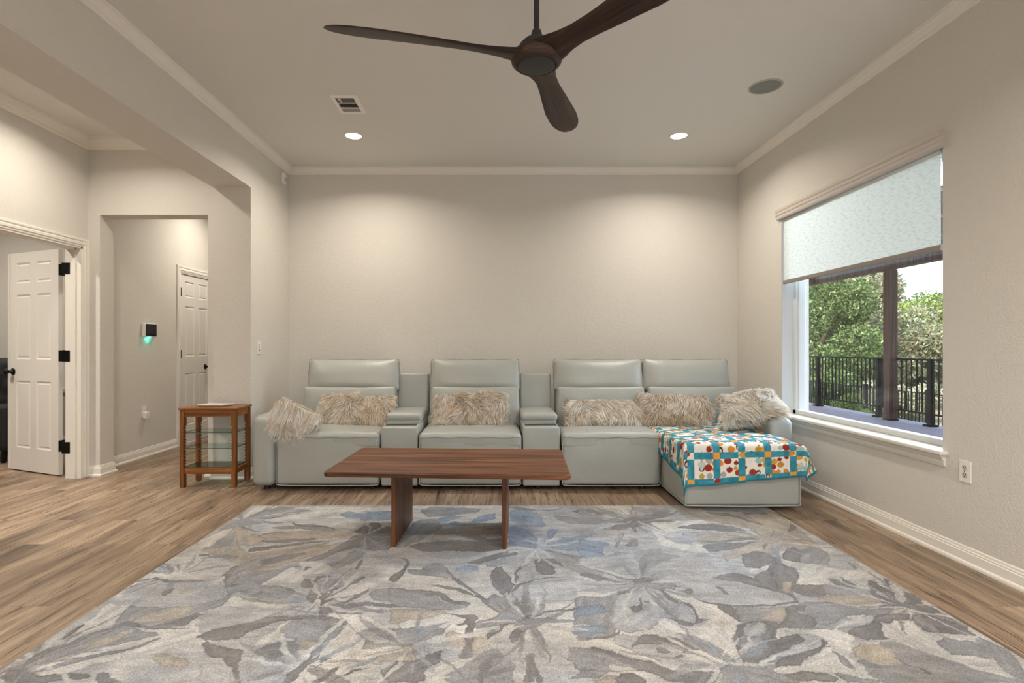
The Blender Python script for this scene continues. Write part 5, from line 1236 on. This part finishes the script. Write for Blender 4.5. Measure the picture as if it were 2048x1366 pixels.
for z in (.162, .318, .447):
    g = MB().box(sx0 + .026, sx1 - .026, sy0 + .012, sy1 - .012, z, z + .0055).build('glass_shelf', M_SHELFGLASS, t)
    MB().box(sx0 + .026, sx1 - .026, sy0 + .0105, sy0 + .012, z, z + .0055).box(sx1 - .026, sx1 - .0245, sy0 + .012, sy1 - .012, z, z + .0055).box(sx0 + .0245, sx0 + .026, sy0 + .012, sy1 - .012, z, z + .0055).build('glass_edge', M_GLASSEDGE, g)
# tray on top
t = thing('serving_tray', 'thin pale tray with a wooden underside lying on the side table', 'tray', (-2.345, 4.475, tz))
MB().prism([(-2.470, 4.415), (-2.275, 4.405), (-2.235, 4.525), (-2.435, 4.535)], tz + .0005, tz + .009).build('tray_base', mat('tray_wood', (.42, .24, .11), .5), t, bevel=.003)
m = MB(); P4 = [(-2.476, 4.410), (-2.270, 4.400), (-2.228, 4.530), (-2.438, 4.540)]
m.prism(P4, tz + .009, tz + .013); outline(m, [(x, y, tz + .0155) for x, y in P4], .004)
m.build('tray_rim', mat('tray_white', (.72, .69, .63), .35), t)

# ---------------------------------------------------------------- far room: dark sofa
t = thing('dark_sofa', 'dark charcoal sofa glimpsed in the far room behind the open door', 'sofa', (-5.3, 5.6, 0))
MB().rbox(-6.6, -4.83, 5.22, 5.80, .125, .50, .05, 4).build('seat_base', M_DARKSOFA, t, smooth=True)
MB().rbox(-5.00, -4.80, 5.20, 5.86, .13, .585, .05, 4).build('arm', M_DARKSOFA, t, smooth=True)
MB().rbox(-6.6, -4.90, 5.66, 5.88, .40, 1.035, .07, 4).build('backrest', M_DARKSOFA, t, smooth=True)
def tuft(V, h):
    V = V.copy(); u = V[:, 0]; q = V[:, 2]; V[:, 1] -= .03 * np.abs(np.cos(u * 14 + q * 12)) * np.abs(np.cos(u * 14 - q * 12)); return V
MB().rbox(-6.5, -4.92, 5.50, 5.70, .46, 1.03, .08, 22, tuft).build('back_cushion', M_DARKSOFA, t, smooth=True)
for x in (-6.4, -4.88):
    for y in (5.28, 5.78): MB().cyl((x, y, .135), (x - .02, y, 0), .028, .016, n=10).build('leg', M_BLACK, t)

# ---------------------------------------------------------------- outdoors: porch, railing, yard
ZD = -.05
m = MB()
y = 0.2
xb = XR + .25
while xb < 6.72: m.box(xb + .003, xb + .137, 0, 22, ZD - .03, ZD); xb += .14
m.box(XR + .24, 6.75, 0, 22, ZD - .2, ZD - .04)
struct(m.build('floor_deck', M_DECK))
struct(MB().box(XR + .24, 6.75, 0, 22, 2.78, 2.86).build('ceiling_porch', M_PORCHCEIL))
m = MB()
for i in range(12): m.box(XR + .3, 6.4, 3.2 + i * 1.1, 3.24 + i * 1.1, 2.755, 2.78)
struct(m.build('trim_6', M_GROOVE))
o = MB().rbox(6.40, 6.56, 0, 22, 2.425, 2.70, .006, 1).build('porch_beam', M_PORCHWOOD); tag(o, 'brown porch beam running across the top of the view through the window', 'beam')
t = thing('porch_post', 'square dark brown porch post standing on the deck outside the window', 'post', (6.535, 8.76, ZD))
MB().rbox(6.465, 6.605, 8.69, 8.83, ZD + .02, 2.43, .004, 1).build('post_shaft', M_PORCHWOOD, t)
MB().rbox(6.455, 6.615, 8.68, 8.84, ZD, ZD + .022, .003, 1).build('post_base', M_RAIL, t)
t = thing('deck_railing', 'black metal deck railing with thin balusters along the deck edge', 'railing', (6.6, 9.5, ZD))
MB().box(6.58, 6.62, 5.6, 14.2, .945, .972).build('top_rail', M_RAIL, t); MB().box(6.59, 6.62, 5.6, 14.2, .118, .145).build('bottom_rail', M_RAIL, t)
for y in (5.9, 8.03, 9.12, 10.83, 12.6, 14.1):
    p = MB().box(6.568, 6.632, y - .032, y + .032, ZD, .975).build('railing_post', M_RAIL, t)
    MB().rbox(6.53, 6.67, y - .07, y + .07, ZD, ZD + .03, .006, 1).build('base_flange', M_RAIL, p)
bal = None; y = 5.7
while y < 14.1:
    o = None
    if bal is None: bal = o = MB().box(-.0085, .0085, -.0085, .0085, .13, .95).build('baluster', M_RAIL, t); 
    else: o = bal.copy(); C.objects.link(o)
    o.location = (6.605 - ORG[t.name][0], y - ORG[t.name][1], -ORG[t.name][2])
    y += .104
for v in bal.data.vertices: v.co += Vector(ORG[t.name])          # the shared baluster is drawn about its own axis
t = thing('yard_fence', 'lower black metal fence down in the yard beyond the deck railing', 'fence', (10, 13, -1.25))
MB().box(9.985, 10.015, 9.5, 18.5, .06, .085).build('top_rail', M_RAIL, t); MB().box(9.985, 10.015, 9.5, 18.5, -1.05, -1.02).build('bottom_rail', M_RAIL, t)
for i in range(5):
    y = 10.2 + i * 2.05
    MB().box(9.96, 10.04, y - .04, y + .04, -1.3, .16).build('fence_post', M_RAIL, t)
pk = None
for i in range(82):
    if pk is None: pk = o = MB().box(-.009, .009, -.009, .009, -1.2, .07).build('picket', M_RAIL, t)
    else: o = pk.copy(); C.objects.link(o)
    o.location = (10 - 10, 9.55 + i * .109 - 13, 1.25)
for v in pk.data.vertices: v.co += Vector(ORG[t.name])
# ground falls away beyond the deck
gxx = np.linspace(6.7, 90, 40); gyy = np.linspace(-10, 110, 50); GX, GY = np.meshgrid(gxx, gyy, indexing='ij')
GZ = -1.28 + .25 * (vnoise(GX, GY, .12, 80) - .5) + np.clip(GX - 30, 0, 60) * .03
o = struct(MB().grid(np.stack([GX, GY, GZ], -1)).build('ground', M_GROUND, None, smooth=True))

def leaves(m, blobs, n, size, rs, cols, squash=1.0):
    """leaf blades scattered on and inside a set of blobs"""
    w_ = np.array([b[3] ** 2 for b in blobs]); pick = rs.choice(len(blobs), n, p=w_ / w_.sum())
    c = np.array([b[:3] for b in blobs])[pick]; r = np.array([b[3] for b in blobs])[pick]
    d = rs.normal(0, 1, (n, 3)); d /= np.linalg.norm(d, axis=1, keepdims=True)
    p = c + d * (r * rs.uniform(.62, 1.05, n) ** .7)[:, None] * np.array([1, 1, squash])
    ax = d * .5 + rs.normal(0, .8, (n, 3)); ax[:, 2] -= .25; ax /= np.linalg.norm(ax, axis=1, keepdims=True)
    sd = np.cross(ax, rs.normal(0, 1, (n, 3))); sd /= np.linalg.norm(sd, axis=1, keepdims=True) + 1e-9
    L = size * rs.uniform(.6, 1.25, n)[:, None]; W = L * .24
    up = np.cross(ax, sd) * L * .12
    V = np.stack([p, p + ax * L * .5 + sd * W, p + ax * L + up, p + ax * L * .5 - sd * W], 1)
    F = np.arange(n * 4).reshape(n, 4)
    ci = np.array(cols)[rs.choice(len(cols), n)] * rs.uniform(.75, 1.25, n)[:, None]
    m.add(V.reshape(-1, 3), F); return np.repeat(np.c_[ci, np.ones(n)], 4, 0)
def tree(name, label, x, y, top, rad, n, size, cols, seed, zb=-1.3, cat='tree', low=0.2, leafgroup='trees and shrubs beyond the railing'):
    rs = np.random.RandomState(seed); t = thing(name, label, cat, (x, y, zb), leafgroup)
    hh = top - zb; blobs = []
    for i in range(26 if cat == 'tree' else 10):
        a = rs.uniform(0, 6.28); q = rs.uniform(0, 1) ** .6 * rad * .72; z = zb + hh * rs.uniform(low, .86)
        taper = 1 - .45 * abs((z - zb) / hh - .5); blobs.append((x + q * taper * math.cos(a), y + q * taper * math.sin(a), z, rad * rs.uniform(.22, .40)))
    blobs.append((x, y, top - rad * .3, rad * .3))
    m = MB(); cc = leaves(m, blobs, n, size, rs, cols, .85)
    m.build('foliage', M_LEAF, t, color=cc, fixn=False)
    m = MB(); r0 = .035 * hh
    m.cyl((x, y, zb - .1), (x + .1, y, zb + hh * .35), r0, r0 * .75, 10); top_ = Vector((x + .1, y, zb + hh * .35))
    for i in range(7):
        b = blobs[int(rs.randint(len(blobs)))]; mid = (top_ + Vector(b[:3])) / 2 + Vector(rs.normal(0, .1, 3)); m.cyl(top_, mid, r0 * .5, r0 * .3, 7).cyl(mid, b[:3], r0 * .3, r0 * .08, 7)
    m.build('trunk', M_BARK, t, smooth=True)
G1 = [(.12, .19, .06), (.18, .26, .09), (.25, .33, .14), (.08, .13, .045)]
G2 = [(.30, .34, .18), (.42, .45, .28), (.19, .24, .13), (.50, .42, .30), (.28, .34, .15), (.60, .58, .47)]
G3 = [(.24, .32, .08), (.32, .40, .12), (.17, .24, .06), (.42, .46, .18)]
tree('leafy_tree', 'dense green leafy tree at the left of the window view', 13.0, 21.6, 4.8, 2.8, 26000, .15, G1, 1)
tree('olive_leaved_tree', 'tree with silvery and brownish leaves in the middle of the window view, behind the post', 16.6, 24.2, 5.4, 2.5, 23000, .19, G2, 2)
tree('olive_leaved_tree', 'shorter silvery-leaved tree right of the porch post', 17.0, 21.2, 2.9, 1.9, 14000, .17, G2, 3)
tree('leafy_tree', 'pale yellow-green tree at the right edge of the window view against the sky', 21.5, 25.8, 3.9, 2.7, 11000, .19, G3, 4)
tree('leafy_tree', 'dark green background tree deep behind the leafy tree', 19, 32, 6.2, 4.2, 12000, .26, G1, 5)
tree('leafy_tree', 'distant green background tree far behind the silvery-leaved trees', 27.5, 39, 4.4, 4.2, 12000, .30, G3, 6)
tree('leafy_tree', 'distant rounded tree behind the right edge of the window view', 34, 41, 5.6, 4.8, 10000, .32, G1, 9)
tree('green_shrub', 'bright green shrub just below the deck railing', 8.7, 12.9, .05, .75, 4200, .085, G3, 7, cat='shrub')
tree('green_shrub', 'greyish shrub past the yard fence below the silvery-leaved tree', 13.2, 17.4, -.05, 1.3, 5000, .12, G2, 8, cat='shrub')
tree('green_shrub', 'dark green shrub past the yard fence below the leafy tree', 11.4, 18.3, .3, 1.5, 6000, .12, G1, 10, cat='shrub')
# more of the yard, past what the photograph's window shows, for a step to the side
for k, (x, y, h_, r_) in enumerate(((23.5, 19.5, 5.0, 3.0), (20.5, 14.0, 4.4, 2.8), (25.0, 9.5, 5.5, 3.4), (31, 24, 5.8, 4.2), (12.5, 32, 5.6, 3.6), (21, 4, 5, 3.2))):
    tree('leafy_tree', ['green tree in the yard well past the right edge of the window view', 'green tree nearest the deck to the right of the window view', 'broad green tree farther along the yard to the right', 'large tree behind the others to the right of the window view', 'green tree to the left, past the window edge', 'rightmost green tree of the yard'][k], x, y, h_, r_, 7000, .26, (G1, G3, G2)[k % 3], 20 + k)
